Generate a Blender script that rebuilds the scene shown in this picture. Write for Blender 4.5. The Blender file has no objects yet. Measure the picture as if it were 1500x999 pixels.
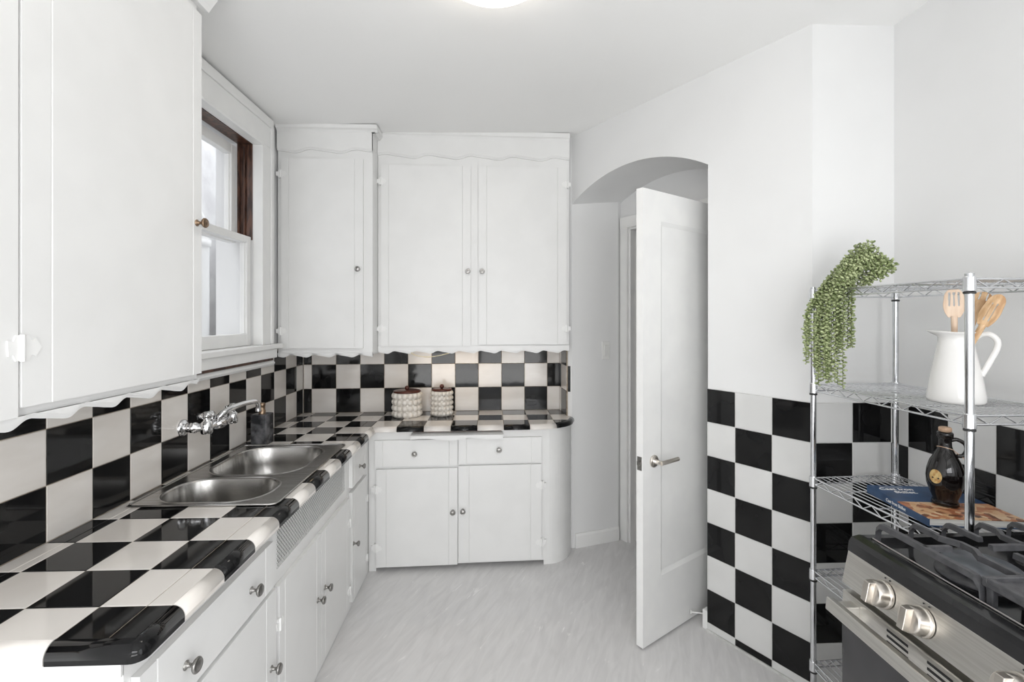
import bpy, bmesh, math, random
from math import sin, cos, pi, radians, sqrt, atan2
from mathutils import Vector, Matrix
random.seed(7)
S = bpy.context.scene
COL = S.collection

# ------------------------------------------------------------------ camera, world, light
cam_d = bpy.data.cameras.new('camera'); cam = bpy.data.objects.new('camera', cam_d); COL.objects.link(cam)
cam.location = (0, 0, 1.466); cam.rotation_euler = (pi/2, 0, -0.0392)
cam_d.sensor_width = 36; cam_d.lens = 706.6/1500*36; cam_d.shift_y = -35.0/1500; cam_d.clip_start = .02
S.camera = cam
S.view_settings.view_transform = 'Standard'; S.view_settings.look = 'None'
S.view_settings.gamma = 1; S.view_settings.use_curve_mapping = False
S.view_settings.exposure = 0.10
w = bpy.data.worlds.new('world'); S.world = w; w.use_nodes = True
bg = w.node_tree.nodes['Background']; bg.inputs[0].default_value = (.93, .96, 1, 1); bg.inputs[1].default_value = 1.2

def area_light(name, loc, rot, sx, sy, power, color=(1, 1, 1), portal=False):
    l = bpy.data.lights.new(name, 'AREA'); l.shape = 'RECTANGLE'; l.size = sx; l.size_y = sy
    l.energy = power; l.color = color
    if portal: l.cycles.is_portal = True
    o = bpy.data.objects.new(name, l); COL.objects.link(o); o.location = loc; o.rotation_euler = rot
    return o
# daylight in the lightwell; the rear and side lights are added fill
area_light('lightwell_daylight', (-2.05, 2.6, 3.75), (0, radians(-8), 0), 1.1, 3.6, 34, (.97, .98, 1))
area_light('rear_down_fill', (.15, -1.72, 1.75), (radians(30), 0, 0), 2.2, .9, 46, (.98, .985, 1))  # added fill at the unseen rear opening, aimed down to the floor
area_light('rear_up_fill', (.15, -1.72, .62), (radians(150), 0, 0), 2.2, .9, 40, (1, .995, .98))  # second added fill behind the camera, aimed up at the ceiling
area_light('side_fill', (1.72, -.45, 1.05), (0, radians(62), 0), 1.9, 1.1, 13, (.98, .985, 1))  # added fill from the unseen right side, brightens the left-hand fronts

# ------------------------------------------------------------------ materials
def mat(name, color, rough=.5, metal=0., coat=0., spec=.5, emit=None, es=0, trans=0, ior=None):
    m = bpy.data.materials.new(name); m.use_nodes = True
    b = m.node_tree.nodes['Principled BSDF']
    b.inputs['Base Color'].default_value = (*color, 1); b.inputs['Roughness'].default_value = rough
    b.inputs['Metallic'].default_value = metal; b.inputs['Coat Weight'].default_value = coat
    b.inputs['Specular IOR Level'].default_value = spec
    if emit: b.inputs['Emission Color'].default_value = (*emit, 1); b.inputs['Emission Strength'].default_value = es
    if trans: b.inputs['Transmission Weight'].default_value = trans
    if ior: b.inputs['IOR'].default_value = ior
    return m
def nodes(m): return m.node_tree.nodes, m.node_tree.links, m.node_tree.nodes['Principled BSDF']
def noise_mix(m, c1, c2, scale=5, detail=3, lo=.4, hi=.6, vec=(1, 1, 1), rot=(0, 0, 0), bump=0, bscale=None, dist=.01):
    n, l, b = nodes(m)
    tc = n.new('ShaderNodeTexCoord'); mp = n.new('ShaderNodeMapping'); mp.inputs['Scale'].default_value = vec; mp.inputs['Rotation'].default_value = rot
    l.new(tc.outputs['Object'], mp.inputs[0])
    ns = n.new('ShaderNodeTexNoise'); ns.inputs['Scale'].default_value = scale; ns.inputs['Detail'].default_value = detail
    l.new(mp.outputs[0], ns.inputs['Vector'])
    cr = n.new('ShaderNodeValToRGB'); cr.color_ramp.elements[0].position = lo; cr.color_ramp.elements[1].position = hi
    cr.color_ramp.elements[0].color = (*c1, 1); cr.color_ramp.elements[1].color = (*c2, 1)
    l.new(ns.outputs[0], cr.inputs[0]); l.new(cr.outputs[0], b.inputs['Base Color'])
    if bump:
        n2 = n.new('ShaderNodeTexNoise'); n2.inputs['Scale'].default_value = bscale or scale; n2.inputs['Detail'].default_value = 3
        l.new(mp.outputs[0], n2.inputs['Vector'])
        bp = n.new('ShaderNodeBump'); bp.inputs['Strength'].default_value = bump; bp.inputs['Distance'].default_value = dist
        l.new(n2.outputs[0], bp.inputs['Height']); l.new(bp.outputs[0], b.inputs['Normal'])
    return m
M = {}
M['wall'] = noise_mix(mat('wall_paint', (.8, .8, .8), .62), (.795, .797, .795), (.81, .812, .81), 3, 2, bump=.05, bscale=40, dist=.002)
M['ceil'] = noise_mix(mat('ceiling_paint', (.8, .8, .8), .75), (.935, .935, .925), (.945, .945, .935), 2, 2)
M['cab'] = noise_mix(mat('cabinet_paint', (.8, .8, .79), .36), (.80, .80, .79), (.82, .82, .81), 6, 2, bump=.04, bscale=25, dist=.002)
M['trim'] = noise_mix(mat('trim_paint', (.8, .8, .79), .4), (.85, .85, .84), (.875, .875, .86), 9, 2, bump=.06, bscale=30, dist=.002)
M['tile_w'] = noise_mix(mat('white_glazed_tile', (.75, .73, .70), .1, spec=.5), (.74, .70, .655), (.79, .755, .715), 4, 3, vec=(1, 1, 3), bump=.03, bscale=7, dist=.01)
M['tile_b'] = noise_mix(mat('black_glazed_tile', (.01, .01, .01), .05, spec=.28), (.007, .007, .0075), (.012, .012, .012), 6, 2, bump=.03, bscale=6, dist=.01)
M['tile_w2'] = noise_mix(mat('white_satin_tile', (.72, .72, .71), .16), (.70, .70, .69), (.75, .75, .74), 4, 3, bump=.02, bscale=7, dist=.01)
M['grout_d'] = noise_mix(mat('tan_grout', (.25, .2, .15), .9), (.30, .24, .18), (.42, .37, .30), 30, 2)
M['grout_l'] = noise_mix(mat('pale_grout', (.6, .6, .58), .9), (.55, .55, .53), (.66, .66, .64), 30, 2)
M['chrome'] = noise_mix(mat('chrome', (.8, .8, .8), .09, 1.), (.78, .78, .79), (.84, .84, .85), 20, 2)
M['nickel'] = noise_mix(mat('satin_nickel', (.5, .49, .47), .3, 1.), (.27, .265, .25), (.34, .33, .32), 40, 2)
M['wire'] = noise_mix(mat('chromed_wire', (.7, .7, .72), .2, 1.), (.70, .71, .73), (.80, .81, .83), 20, 2)
M['post'] = noise_mix(mat('chromed_post', (.6, .6, .62), .12, 1.), (.62, .63, .65), (.72, .73, .75), 20, 2)
M['steel'] = noise_mix(mat('brushed_sink_steel', (.6, .6, .6), .25, 1.), (.36, .35, .335), (.46, .45, .435), 6, 4, vec=(1, 14, 1), bump=.04, bscale=30, dist=.001)
M['steel_r'] = noise_mix(mat('brushed_range_steel', (.65, .63, .6), .32, 1.), (.60, .585, .55), (.68, .665, .63), 8, 4, vec=(1, 1, 40))
M['knob_r'] = noise_mix(mat('champagne_knob_steel', (.6, .55, .5), .28, 1.), (.58, .54, .49), (.66, .62, .57), 20, 2)
M['black_en'] = noise_mix(mat('black_enamel', (.01, .01, .01), .1), (.010, .010, .011), (.016, .016, .017), 8, 2)
M['iron'] = noise_mix(mat('cast_iron', (.06, .06, .065), .5), (.050, .050, .054), (.075, .075, .08), 60, 3, bump=.15, bscale=200, dist=.0005)
M['cap'] = noise_mix(mat('burner_cap_enamel', (.09, .1, .11), .4), (.08, .09, .10), (.12, .13, .145), 20, 3)
M['dark'] = noise_mix(mat('dark_void_paint', (.02, .02, .02), .8), (.015, .015, .015), (.025, .025, .025), 8, 2)
M['glass_d'] = noise_mix(mat('oven_glass', (.03, .03, .033), .12), (.028, .028, .03), (.04, .04, .043), 5, 2)
M['wood_b'] = noise_mix(mat('brown_stained_wood', (.05, .02, .012), .3), (.035, .015, .010), (.12, .055, .035), 10, 4, vec=(6, 6, 1))
M['lid'] = noise_mix(mat('dark_red_wood_lid', (.08, .02, .012), .3), (.055, .013, .008), (.11, .030, .018), 9, 4, vec=(1, 8, 1))
M['ceramic'] = noise_mix(mat('cream_ceramic', (.75, .7, .63), .3), (.70, .655, .59), (.78, .74, .68), 14, 3)
M['enamel'] = noise_mix(mat('white_enamel', (.82, .81, .79), .12), (.80, .79, .77), (.83, .82, .80), 5, 2)
M['wood1'] = noise_mix(mat('pale_beech', (.72, .55, .4), .5), (.68, .50, .36), (.80, .64, .50), 8, 4, vec=(8, 8, 1))
M['wood2'] = noise_mix(mat('olive_wood', (.6, .38, .2), .45), (.46, .26, .12), (.74, .52, .31), 10, 4, vec=(6, 6, 1.5))
M['cork'] = noise_mix(mat('cork', (.6, .4, .27), .8), (.5, .33, .22), (.68, .48, .34), 60, 3)
M['bottle'] = noise_mix(mat('dark_bottle_glass', (.006, .005, .005), .05), (.004, .003, .003), (.010, .007, .006), 5, 2)
M['gold'] = noise_mix(mat('gold_label', (.5, .33, .12), .45), (.42, .22, .07), (.62, .46, .2), 90, 3)
M['blue'] = noise_mix(mat('blue_book_cloth', (.02, .06, .14), .4), (.018, .05, .12), (.03, .08, .18), 12, 3)
M['foodpic'] = mat('pizza_photo_print', (.4, .2, .1), .35)
n, l, b = nodes(M['foodpic']); vo = n.new('ShaderNodeTexVoronoi'); vo.inputs['Scale'].default_value = 55
tc = n.new('ShaderNodeTexCoord'); l.new(tc.outputs['Object'], vo.inputs['Vector'])
cr = n.new('ShaderNodeValToRGB'); cr.color_ramp.elements[0].color = (.05, .03, .02, 1); cr.color_ramp.elements[1].color = (.75, .6, .42, 1)
e = cr.color_ramp.elements.new(.35); e.color = (.45, .16, .07, 1); e = cr.color_ramp.elements.new(.6); e.color = (.62, .38, .2, 1)
l.new(vo.outputs['Color'], cr.inputs[0]); l.new(cr.outputs[0], b.inputs['Base Color'])
M['pages'] = noise_mix(mat('book_pages', (.75, .74, .7), .8), (.62, .61, .58), (.8, .79, .75), 4, 3, vec=(1, 1, 200))
M['ink_w'] = mat('white_print', (.85, .85, .83), .5)
M['marble'] = noise_mix(mat('grey_marble', (.05, .05, .055), .25), (.022, .023, .026), (.22, .22, .23), 16, 8, .45, .75, rot=(.4, .6, .2))
M['bronze'] = noise_mix(mat('aged_bronze', (.3, .2, .13), .35, 1.), (.26, .18, .12), (.40, .29, .2), 30, 3)
M['leaf'] = noise_mix(mat('succulent_green', (.2, .3, .1), .5), (.14, .19, .06), (.50, .56, .31), 120, 2, .38, .62)
M['stem'] = noise_mix(mat('vine_stem', (.1, .1, .04), .6), (.09, .10, .04), (.17, .17, .08), 40, 2)
M['plastic'] = noise_mix(mat('switch_plastic', (.82, .82, .80), .35), (.81, .81, .79), (.84, .84, .82), 5, 2)
M['cord'] = noise_mix(mat('cream_cord', (.75, .66, .42), .5), (.72, .63, .40), (.8, .72, .5), 30, 2)
M['rubber'] = noise_mix(mat('black_rubber', (.02, .02, .02), .6), (.02, .02, .02), (.03, .03, .03), 20, 2)
M['stucco'] = noise_mix(mat('outside_stucco', (.8, .8, .78), .9), (.70, .69, .70), (.86, .86, .86), 5, 5, .35, .65, bump=.4, bscale=14, dist=.01)
M['lamp'] = mat('lit_opal_glass', (.9, .88, .84), .3, emit=(1, .93, .84), es=6)
M['led'] = mat('lit_warm_lens', (.9, .8, .6), .3, emit=(1, .72, .42), es=10)
# thin window glass: mostly see-through with a fresnel reflection
g = bpy.data.materials.new('window_glass'); g.use_nodes = True; n, l = g.node_tree.nodes, g.node_tree.links; n.clear()
out = n.new('ShaderNodeOutputMaterial'); mx = n.new('ShaderNodeMixShader'); tr = n.new('ShaderNodeBsdfTransparent'); gl = n.new('ShaderNodeBsdfGlossy'); fr = n.new('ShaderNodeFresnel')
gl.inputs['Roughness'].default_value = .02; ns = n.new('ShaderNodeTexNoise'); ns.inputs['Scale'].default_value = 4
bp = n.new('ShaderNodeBump'); bp.inputs['Strength'].default_value = .03; l.new(ns.outputs[0], bp.inputs['Height']); l.new(bp.outputs[0], gl.inputs['Normal'])
mx.inputs[0].default_value = .07; n.remove(fr); l.new(tr.outputs[0], mx.inputs[1]); l.new(gl.outputs[0], mx.inputs[2]); l.new(mx.outputs[0], out.inputs[0]); M['glass'] = g
# floor: grey sheet flooring with fine pale flecks running one way
f = mat('grey_marbled_sheet_floor', (.4, .4, .4), .34); M['floor'] = f; n, l, b = nodes(f)
tc = n.new('ShaderNodeTexCoord')
def streak(scale, vec, rot, lo, hi, det=4, dis=.6):
    mp = n.new('ShaderNodeMapping'); mp.inputs['Scale'].default_value = vec; mp.inputs['Rotation'].default_value = (0, 0, rot)
    # rotate first, then stretch, by chaining two mappings
    m0 = n.new('ShaderNodeMapping'); m0.inputs['Rotation'].default_value = (0, 0, rot); mp.inputs['Rotation'].default_value = (0, 0, 0)
    l.new(tc.outputs['Object'], m0.inputs[0]); l.new(m0.outputs[0], mp.inputs[0])
    ns = n.new('ShaderNodeTexNoise'); ns.inputs['Scale'].default_value = scale; ns.inputs['Detail'].default_value = det; ns.inputs['Distortion'].default_value = dis
    l.new(mp.outputs[0], ns.inputs['Vector'])
    r = n.new('ShaderNodeMapRange'); r.inputs[1].default_value = lo; r.inputs[2].default_value = hi; l.new(ns.outputs[0], r.inputs[0]); return r
s1 = streak(7, (4.5, .8, 1), radians(22), .3, .7, 5, .8); s2 = streak(5.5, (5, 1.0, 1), radians(24), .68, .78, 2, 1.5)
mixa = n.new('ShaderNodeMix'); mixa.data_type = 'RGBA'; mixa.inputs[6].default_value = (.66, .652, .65, 1); mixa.inputs[7].default_value = (.76, .752, .75, 1)
l.new(s1.outputs[0], mixa.inputs[0])
mixb = n.new('ShaderNodeMix'); mixb.data_type = 'RGBA'; mixb.inputs[7].default_value = (.90, .89, .885, 1)
l.new(s2.outputs[0], mixb.inputs[0]); l.new(mixa.outputs[2], mixb.inputs[6]); l.new(mixb.outputs[2], b.inputs['Base Color'])

# ------------------------------------------------------------------ mesh builder
class MB:
    def __init__(s): s.v = []; s.f = []; s.mi = []; s.sm = []
    def add(s, vs, fs, mi=0, smooth=False):
        o = len(s.v); s.v += [tuple(p) for p in vs]
        for q in fs: s.f.append([i+o for i in q]); s.mi.append(mi); s.sm.append(smooth)
        return s
    def box(s, x0, x1, y0, y1, z0, z1, mi=0):
        x0, x1 = min(x0, x1), max(x0, x1); y0, y1 = min(y0, y1), max(y0, y1); z0, z1 = min(z0, z1), max(z0, z1)
        vs = [(x, y, z) for z in (z0, z1) for y in (y0, y1) for x in (x0, x1)]
        return s.add(vs, [(0, 2, 3, 1), (4, 5, 7, 6), (0, 1, 5, 4), (2, 6, 7, 3), (0, 4, 6, 2), (1, 3, 7, 5)], mi)
    def prism(s, pts, fn, h0, h1, mi=0, smooth=False):
        """pts: 2D polygon, fn(a,b,h) -> xyz"""
        n_ = len(pts); vs = [fn(a, b_, h0) for a, b_ in pts]+[fn(a, b_, h1) for a, b_ in pts]
        s.add(vs, [list(range(n_))[::-1], [n_+i for i in range(n_)]], mi)
        o = len(s.v)-2*n_
        for i in range(n_):
            j = (i+1) % n_; s.f.append([o+i, o+j, o+n_+j, o+n_+i]); s.mi.append(mi); s.sm.append(smooth)
        return s
    def tube(s, pts, r, k=8, mi=0, caps=True, smooth=True, closed=False):
        P = [Vector(p) for p in pts]; R = r if isinstance(r, (list, tuple)) else [r]*len(P)
        o = len(s.v); prev = None; N = len(P)
        for i, p in enumerate(P):
            if closed: t = P[(i+1) % N]-P[i-1]
            else: t = (P[min(i+1, N-1)]-P[max(i-1, 0)])
            if t.length < 1e-9: t = Vector((0, 0, 1))
            t.normalize()
            if prev is None:
                a = Vector((0, 0, 1)) if abs(t.z) < .9 else Vector((1, 0, 0)); prev = t.cross(a).normalized()
            a = (prev-t*prev.dot(t)); a = a.normalized() if a.length > 1e-6 else t.orthogonal().normalized(); prev = a; b_ = t.cross(a)
            for j in range(k):
                q = p+(a*cos(2*pi*j/k)+b_*sin(2*pi*j/k))*R[i]; s.v.append(tuple(q))
        for i in range(N if closed else N-1):
            i2 = (i+1) % N
            for j in range(k):
                s.f.append([o+i*k+j, o+i*k+(j+1) % k, o+i2*k+(j+1) % k, o+i2*k+j]); s.mi.append(mi); s.sm.append(smooth)
        if caps and not closed:
            c0, c1 = s.v[o:o+k], s.v[o+(N-1)*k:o+N*k]; m_ = len(s.v); s.v += c0+c1
            s.f.append([m_+j for j in range(k)][::-1]); s.f.append([m_+k+j for j in range(k)]); s.mi += [mi]*2; s.sm += [False]*2
        return s
    def lathe(s, prof, c=(0, 0, 0), axis=(0, 0, 1), k=32, mi=0, smooth=True, caps=True):
        ax = Vector(axis).normalized(); a = ax.orthogonal().normalized(); b_ = ax.cross(a); c = Vector(c); o = len(s.v)
        for r, h in prof:
            for j in range(k): s.v.append(tuple(c+ax*h+(a*cos(2*pi*j/k)+b_*sin(2*pi*j/k))*r))
        for i in range(len(prof)-1):
            for j in range(k):
                s.f.append([o+i*k+j, o+i*k+(j+1) % k, o+(i+1)*k+(j+1) % k, o+(i+1)*k+j]); s.mi.append(mi); s.sm.append(smooth)
        if caps:
            c0, c1 = s.v[o:o+k], s.v[o+(len(prof)-1)*k:o+len(prof)*k]; m_ = len(s.v); s.v += c0+c1
            s.f.append([m_+j for j in range(k)][::-1]); s.f.append([m_+k+j for j in range(k)]); s.mi += [mi]*2; s.sm += [False]*2
        return s
    def ball(s, c, r, seg=10, rings=6, mi=0, sc=(1, 1, 1), rot=None):
        o = len(s.v); c = Vector(c)
        for i in range(rings+1):
            th = pi*i/rings
            for j in range(seg):
                q = Vector((r*sin(th)*cos(2*pi*j/seg)*sc[0], r*sin(th)*sin(2*pi*j/seg)*sc[1], r*cos(th)*sc[2]))
                if rot: q = rot @ q
                s.v.append(tuple(c+q))
        for i in range(rings):
            for j in range(seg):
                a, b_ = o+i*seg+j, o+i*seg+(j+1) % seg
                q = [a, a+seg, b_+seg, b_]
                if i == 0: q = [a, a+seg, b_+seg]
                if i == rings-1: q = [a, a+seg, b_]
                s.f.append(q); s.mi.append(mi); s.sm.append(True)
        return s
    def build(s, name, mats, parent=None, bevel=0, world=True, segs=2):
        me = bpy.data.meshes.new(name); off = Vector((0, 0, 0))
        if parent is not None and world:
            p = parent
            while p: off += p.location; p = p.parent
        org = Vector((0, 0, 0))
        if parent is None and s.v:
            xs, ys, zs = zip(*s.v); org = Vector(((min(xs)+max(xs))/2, (min(ys)+max(ys))/2, min(zs))); off = org
        me.from_pydata([tuple(Vector(p)-off) for p in s.v], [], s.f)
        for m_ in (mats if isinstance(mats, (list, tuple)) else [mats]): me.materials.append(m_)
        me.polygons.foreach_set('material_index', s.mi); me.polygons.foreach_set('use_smooth', s.sm)
        bm = bmesh.new(); bm.from_mesh(me); bmesh.ops.recalc_face_normals(bm, faces=bm.faces); bm.to_mesh(me); bm.free()
        o = bpy.data.objects.new(name, me); COL.objects.link(o); o.location = org
        if parent is not None: o.parent = parent; o.location = (0, 0, 0)
        if bevel:
            bv = o.modifiers.new('bevel', 'BEVEL'); bv.width = bevel; bv.segments = segs; bv.limit_method = 'ANGLE'; bv.angle_limit = radians(40)
        return o
def tag(o, label=None, cat=None, group=None, kind=None):
    if label: o['label'] = label
    if cat: o['category'] = cat
    if group: o['group'] = group
    if kind: o['kind'] = kind
    return o
def thing(name, loc, label, cat, group=None):
    o = bpy.data.objects.new(name, None); COL.objects.link(o); o.location = loc; o.empty_display_size = .05
    return tag(o, label, cat, group)
def struct(o): o['kind'] = 'structure'; return o
class Fr:
    """a vertical working plane: origin, u direction along it, n pointing out of it"""
    def __init__(s, p, u, n): s.p = Vector((*p, 0)); s.u = Vector((*u, 0)).normalized(); s.n = Vector((*n, 0)).normalized()
    def __call__(s, u, z, n): q = s.p+s.u*u+s.n*n; return (q.x, q.y, z)
def fbox(mb, F, u0, u1, z0, z1, n0, n1, mi=0): return mb.prism([(u0, z0), (u1, z0), (u1, z1), (u0, z1)], F, n0, n1, mi)

# ------------------------------------------------------------------ setting
YB = lambda x: 3.214+.0389*(x+1.245)          # face of the back wall tiles
XL = -1.245; XR = 1.565; A = (.5005, 3.046); B = (.992, 2.190); C = (1.245, 1.835)
def ceil_z(x): return 2.565+.045*max(0, min(1, (x+1.245)/1.745))
mb = MB(); mb.box(-1.5, 2.6, -1.75, 4.3, -.1, 0); struct(mb.build('floor', M['floor']))
mb = MB(); xs = [-1.5, -1.245]+[-1.245+.1745*i for i in range(1, 11)]+[2.6]
mb.prism([(x, ceil_z(x)) for x in xs]+[(2.6, 2.72), (-1.5, 2.72)], lambda a, b_, h: (a, h, b_), -1.75, 4.3); struct(mb.build('ceiling', M['ceil']))
# left wall with window opening
WY0, WY1, WZ0, WZ1 = 1.72, 2.585, 1.315, 2.375
mb = MB(); xa, xb = -1.45, -1.254
for y0, y1, z0, z1 in [(-1.75, WY0, 0, 2.6), (WY1, 3.6, 0, 2.6), (WY0, WY1, 0, WZ0), (WY0, WY1, WZ1, 2.6)]: mb.box(xa, xb, y0, y1, z0, z1)
struct(mb.build('wall_left', M['wall']))
mb = MB(); mb.prism([(-1.45, YB(-1.45)+.009), (.62, YB(.62)+.009), (.62, 3.6), (-1.45, 3.6)], lambda a, b_, h: (a, b_, h), 0, 2.62); struct(mb.build('wall_back', M['wall']))
# angled wall with the arched passage
dA = Vector((C[0]-A[0], C[1]-A[1])); LA = dA.length; dA.normalize(); nA = Vector((-.8519, -.5237))
FA = Fr(A, dA, nA); UB = .966; TH = .36
mb = MB()
R_ = (.4935**2+.142**2)/(2*.142); arc = []
for i in range(33):
    u = UB*i/32; arc.append((u, 2.175+.142-R_+sqrt(R_*R_-(u-UB/2)**2)))
NB = 33
poly_top = 2.63
for i in range(32):
    (u0, z0), (u1, z1) = arc[i], arc[i+1]
    mb.add([FA(u0, z0, 0), FA(u1, z1, 0), FA(u1, poly_top, 0), FA(u0, poly_top, 0)], [(0, 1, 2, 3)])
    mb.add([FA(u0, z0, -TH), FA(u1, z1, -TH), FA(u1, poly_top, -TH), FA(u0, poly_top, -TH)], [(0, 3, 2, 1)])
vs = []
for u, z in arc: vs += [FA(u, z, 0), FA(u, z, -TH)]
mb.add(vs, [(2*i, 2*i+1, 2*i+3, 2*i+2) for i in range(32)], 0, True)
mb.prism([(UB, 0), (UB, poly_top), (LA, poly_top), (LA, 0)], FA, 0, -TH)
struct(mb.build('wall_angled', M['wall']))
J = (.823, 3.15)
mb = MB(); mb.prism([(.462, 3.30), (.478, 3.062), A, J, (1.0, 3.30), (.9, 3.6), (.5, 3.6)], lambda a, b_, h: (a, b_, h), 0, 2.63); struct(mb.build('wall_passage', M['wall']))
mb = MB(); mb.box(C[0], 1.75, C[1]+.0, C[1]+.2, 0, 2.63); struct(mb.build('wall_niche', M['wall']))
mb = MB()
for y0, y1, z0, z1 in [(.13, C[1]+.01, 0, 2.63), (-1.75, -1.03, 0, 2.63), (-1.03, .13, 0, .08), (-1.03, .13, 2.10, 2.63)]: mb.box(XR+.009, 1.75, y0, y1, z0, z1)
struct(mb.build('wall_right', M['wall']))
mb = MB()
for y0, y1, z0, z1 in [(-1.03, -.98, .08, 2.10), (.08, .13, .08, 2.10), (-.98, .08, .08, .16), (-.98, .08, 2.04, 2.10), (-.98, .08, 1.07, 1.12)]: mb.box(1.64, 1.69, y0, y1, z0, z1)
struct(mb.build('added_side_window', M['trim']))  # frame of an unseen side opening, added for the fill light
# rear wall (behind the camera) with a wide opening added to let light in
mb = MB()
for x0, x1, z0, z1 in [(-1.45, -.95, 0, 2.7), (1.25, 1.75, 0, 2.7), (-.95, 1.25, 0, .08), (-.95, 1.25, 2.25, 2.7)]: mb.box(x0, x1, -1.75, -1.6, z0, z1)
struct(mb.build('wall_rear', M['wall']))
mb = MB()
for x0, x1 in [(-.95, -.90), (.12, .18), (1.20, 1.25)]: mb.box(x0, x1, -1.7, -1.64, .08, 2.25)
for z0, z1 in [(.08, .16), (1.17, 1.23), (2.18, 2.25)]: mb.box(-.9, 1.2, -1.7, -1.64, z0, z1)
w2 = struct(mb.build('added_rear_window', M['trim'], bevel=.004))  # unseen glazed opening, added behind the camera to brighten the room
# wall with the doorway at the back of the passage
FD = Fr((A[0]-nA.x*TH, A[1]-nA.y*TH), dA, nA)
mb = MB(); D0, D1, DZ = .150, .868, 2.045
for u0, u1, z0, z1 in [(-.35, D0, 0, 2.63), (D1, 1.25, 0, 2.63), (D0, D1, DZ, 2.63)]: fbox(mb, FD, u0, u1, z0, z1, 0, -.12)
struct(mb.build('wall_doorway', M['wall']))
mb = MB()
fbox(mb, FD, .085, D0-.004, 0, 2.12, 0, .018); fbox(mb, FD, D1+.004, .98, 0, 2.12, 0, .018); fbox(mb, FD, .085, .98, DZ+.002, 2.12, 0, .020)
fbox(mb, FD, D0-.004, D0+.014, 0, DZ, -.12, .005); fbox(mb, FD, D0+.014, D0+.027, 0, DZ, -.085, -.045)
fbox(mb, FD, D1-.010, D1+.004, 0, DZ, -.12, .0); fbox(mb, FD, D0, D1, DZ-.012, DZ+.004, -.12, .005)
struct(mb.build('trim_1', M['trim'], bevel=.003))
# hall beyond the doorway
mb = MB(); fbox(mb, FD, -.9, 1.7, 0, 2.6, -1.15, -1.25); fbox(mb, FD, -.9, -.8, 0, 2.6, -.12, -1.2); fbox(mb, FD, 1.6, 1.7, 0, 2.6, -.12, -1.2); struct(mb.build('wall_hall', M['wall']))
# baseboards
FJ = Fr(A, (J[0]-A[0], J[1]-A[1]), (.307, -.9517)); LJ = sqrt((J[0]-A[0])**2+(J[1]-A[1])**2)
mb = MB(); mb.prism([(0, 0), (.015, 0), (.015, .075), (.008, .088), (0, .088)], lambda a, b_, h: FJ(h, b_, a), .02, LJ); struct(mb.build('baseboard_passage', M['trim']))
mb = MB(); fbox(mb, FA, UB-.026, UB-.001, 0, .088, -.05, -.012); fbox(mb, FA, UB-.026, UB+.02, .0, .088, -.012, .006)
struct(mb.build('baseboard_angled', M['trim'], bevel=.003))
# cove between floor and tile on the right side
mb = MB(); fbox(mb, FA, UB, LA, 0, .010, 0, .014); mb.box(C[0], XR, C[1]-.014, C[1], 0, .010); struct(mb.build('trim_2', M['grout_l']))

# tile fields -----------------------------------------------------------
def tile(mb, fn, a0, a1, b0, b1, mi, base=.0, h=.008, g=.0011, ch=.0013):
    a0 += g; a1 -= g; b0 += g; b1 -= g
    if a1-a0 < .003 or b1-b0 < .003: return
    vs = [fn(a, b_, base) for a, b_ in ((a0, b0), (a1, b0), (a1, b1), (a0, b1))]
    vs += [fn(a, b_, h-ch) for a, b_ in ((a0, b0), (a1, b0), (a1, b1), (a0, b1))]
    vs += [fn(a, b_, h) for a, b_ in ((a0+ch, b0+ch), (a1-ch, b0+ch), (a1-ch, b1-ch), (a0+ch, b1-ch))]
    fs = [(8, 9, 10, 11)]
    for i in range(4):
        j = (i+1) % 4; fs += [(i, j, 4+j, 4+i), (4+i, 4+j, 8+j, 8+i)]
    mb.add(vs, fs, mi)
P_ = .156; ZC = .836; PZ = .156*1.017
# left splashback
FL = Fr((XL-.008, 0), (0, 1), (1, 0))
mb = MB(); fbox(mb, FL, .90, YB(XL), ZC-.02, 1.198, -.001, .0062, 2); fbox(mb, FL, .90, 1.60, 1.198, 1.30, -.001, .0062, 2); fbox(mb, FL, 2.72, YB(XL), 1.198, 1.28, -.001, .0062, 2)
for j in range(-4, 13):
    y0, y1 = 1.396+j*P_, 1.396+(j+1)*P_
    y0 = max(y0, .90); y1 = min(y1, YB(XL)-.002)
    if y1-y0 < .01: continue
    for r in range(3):
        z0, z1 = ZC+r*PZ, ZC+(r+1)*PZ
        zt = 1.198 if 1.60 < (y0+y1)/2 < 2.715 else 1.27
        z1 = min(z1, zt)
        tile(mb, FL, y0, y1, z0, z1, (j+r) % 2)
struct(mb.build('trim_3', [M['tile_w'], M['tile_b'], M['grout_d']]))
# back splashback
ub = Vector((1, .0389)).normalized(); nb = Vector((.0389, -1)).normalized()
FB = Fr((XL+.008*0, YB(XL)+.008), ub, nb)
mb = MB(); fbox(mb, FB, 0, 1.705, ZC-.02, 1.29, -.001, .0062, 2)
for i in range(-1, 11):
    u0, u1 = .055+i*P_, .055+(i+1)*P_; u0 = max(u0, .003); u1 = min(u1, 1.703)
    for r in range(3): tile(mb, FB, u0, u1, ZC+r*PZ, min(ZC+(r+1)*PZ, 1.28), (i+r) % 2)
struct(mb.build('trim_4', [M['tile_w'], M['tile_b'], M['grout_d']]))
# short return at the right end of the back counter
FS = Fr((.460, 3.272), (.015, -.205), (-1, -.07))
mb = MB(); fbox(mb, FS, 0, .205, ZC-.02, 1.26, -.004, .0062, 2)
for k_, (u0, u1) in enumerate([(.001, .05), (.05, .204)]):
    for r in range(3): tile(mb, FS, u0, u1, ZC+r*PZ, min(ZC+(r+1)*PZ, 1.26), (k_+r) % 2)
fa2 = Fr((.482, 3.058), (.9, -.3), (-.3, -.95))
tile(mb, fa2, -.006, .012, .99, 1.155, 1, h=.006)
struct(mb.build('trim_5', [M['tile_w'], M['tile_b'], M['grout_d']]))
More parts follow.
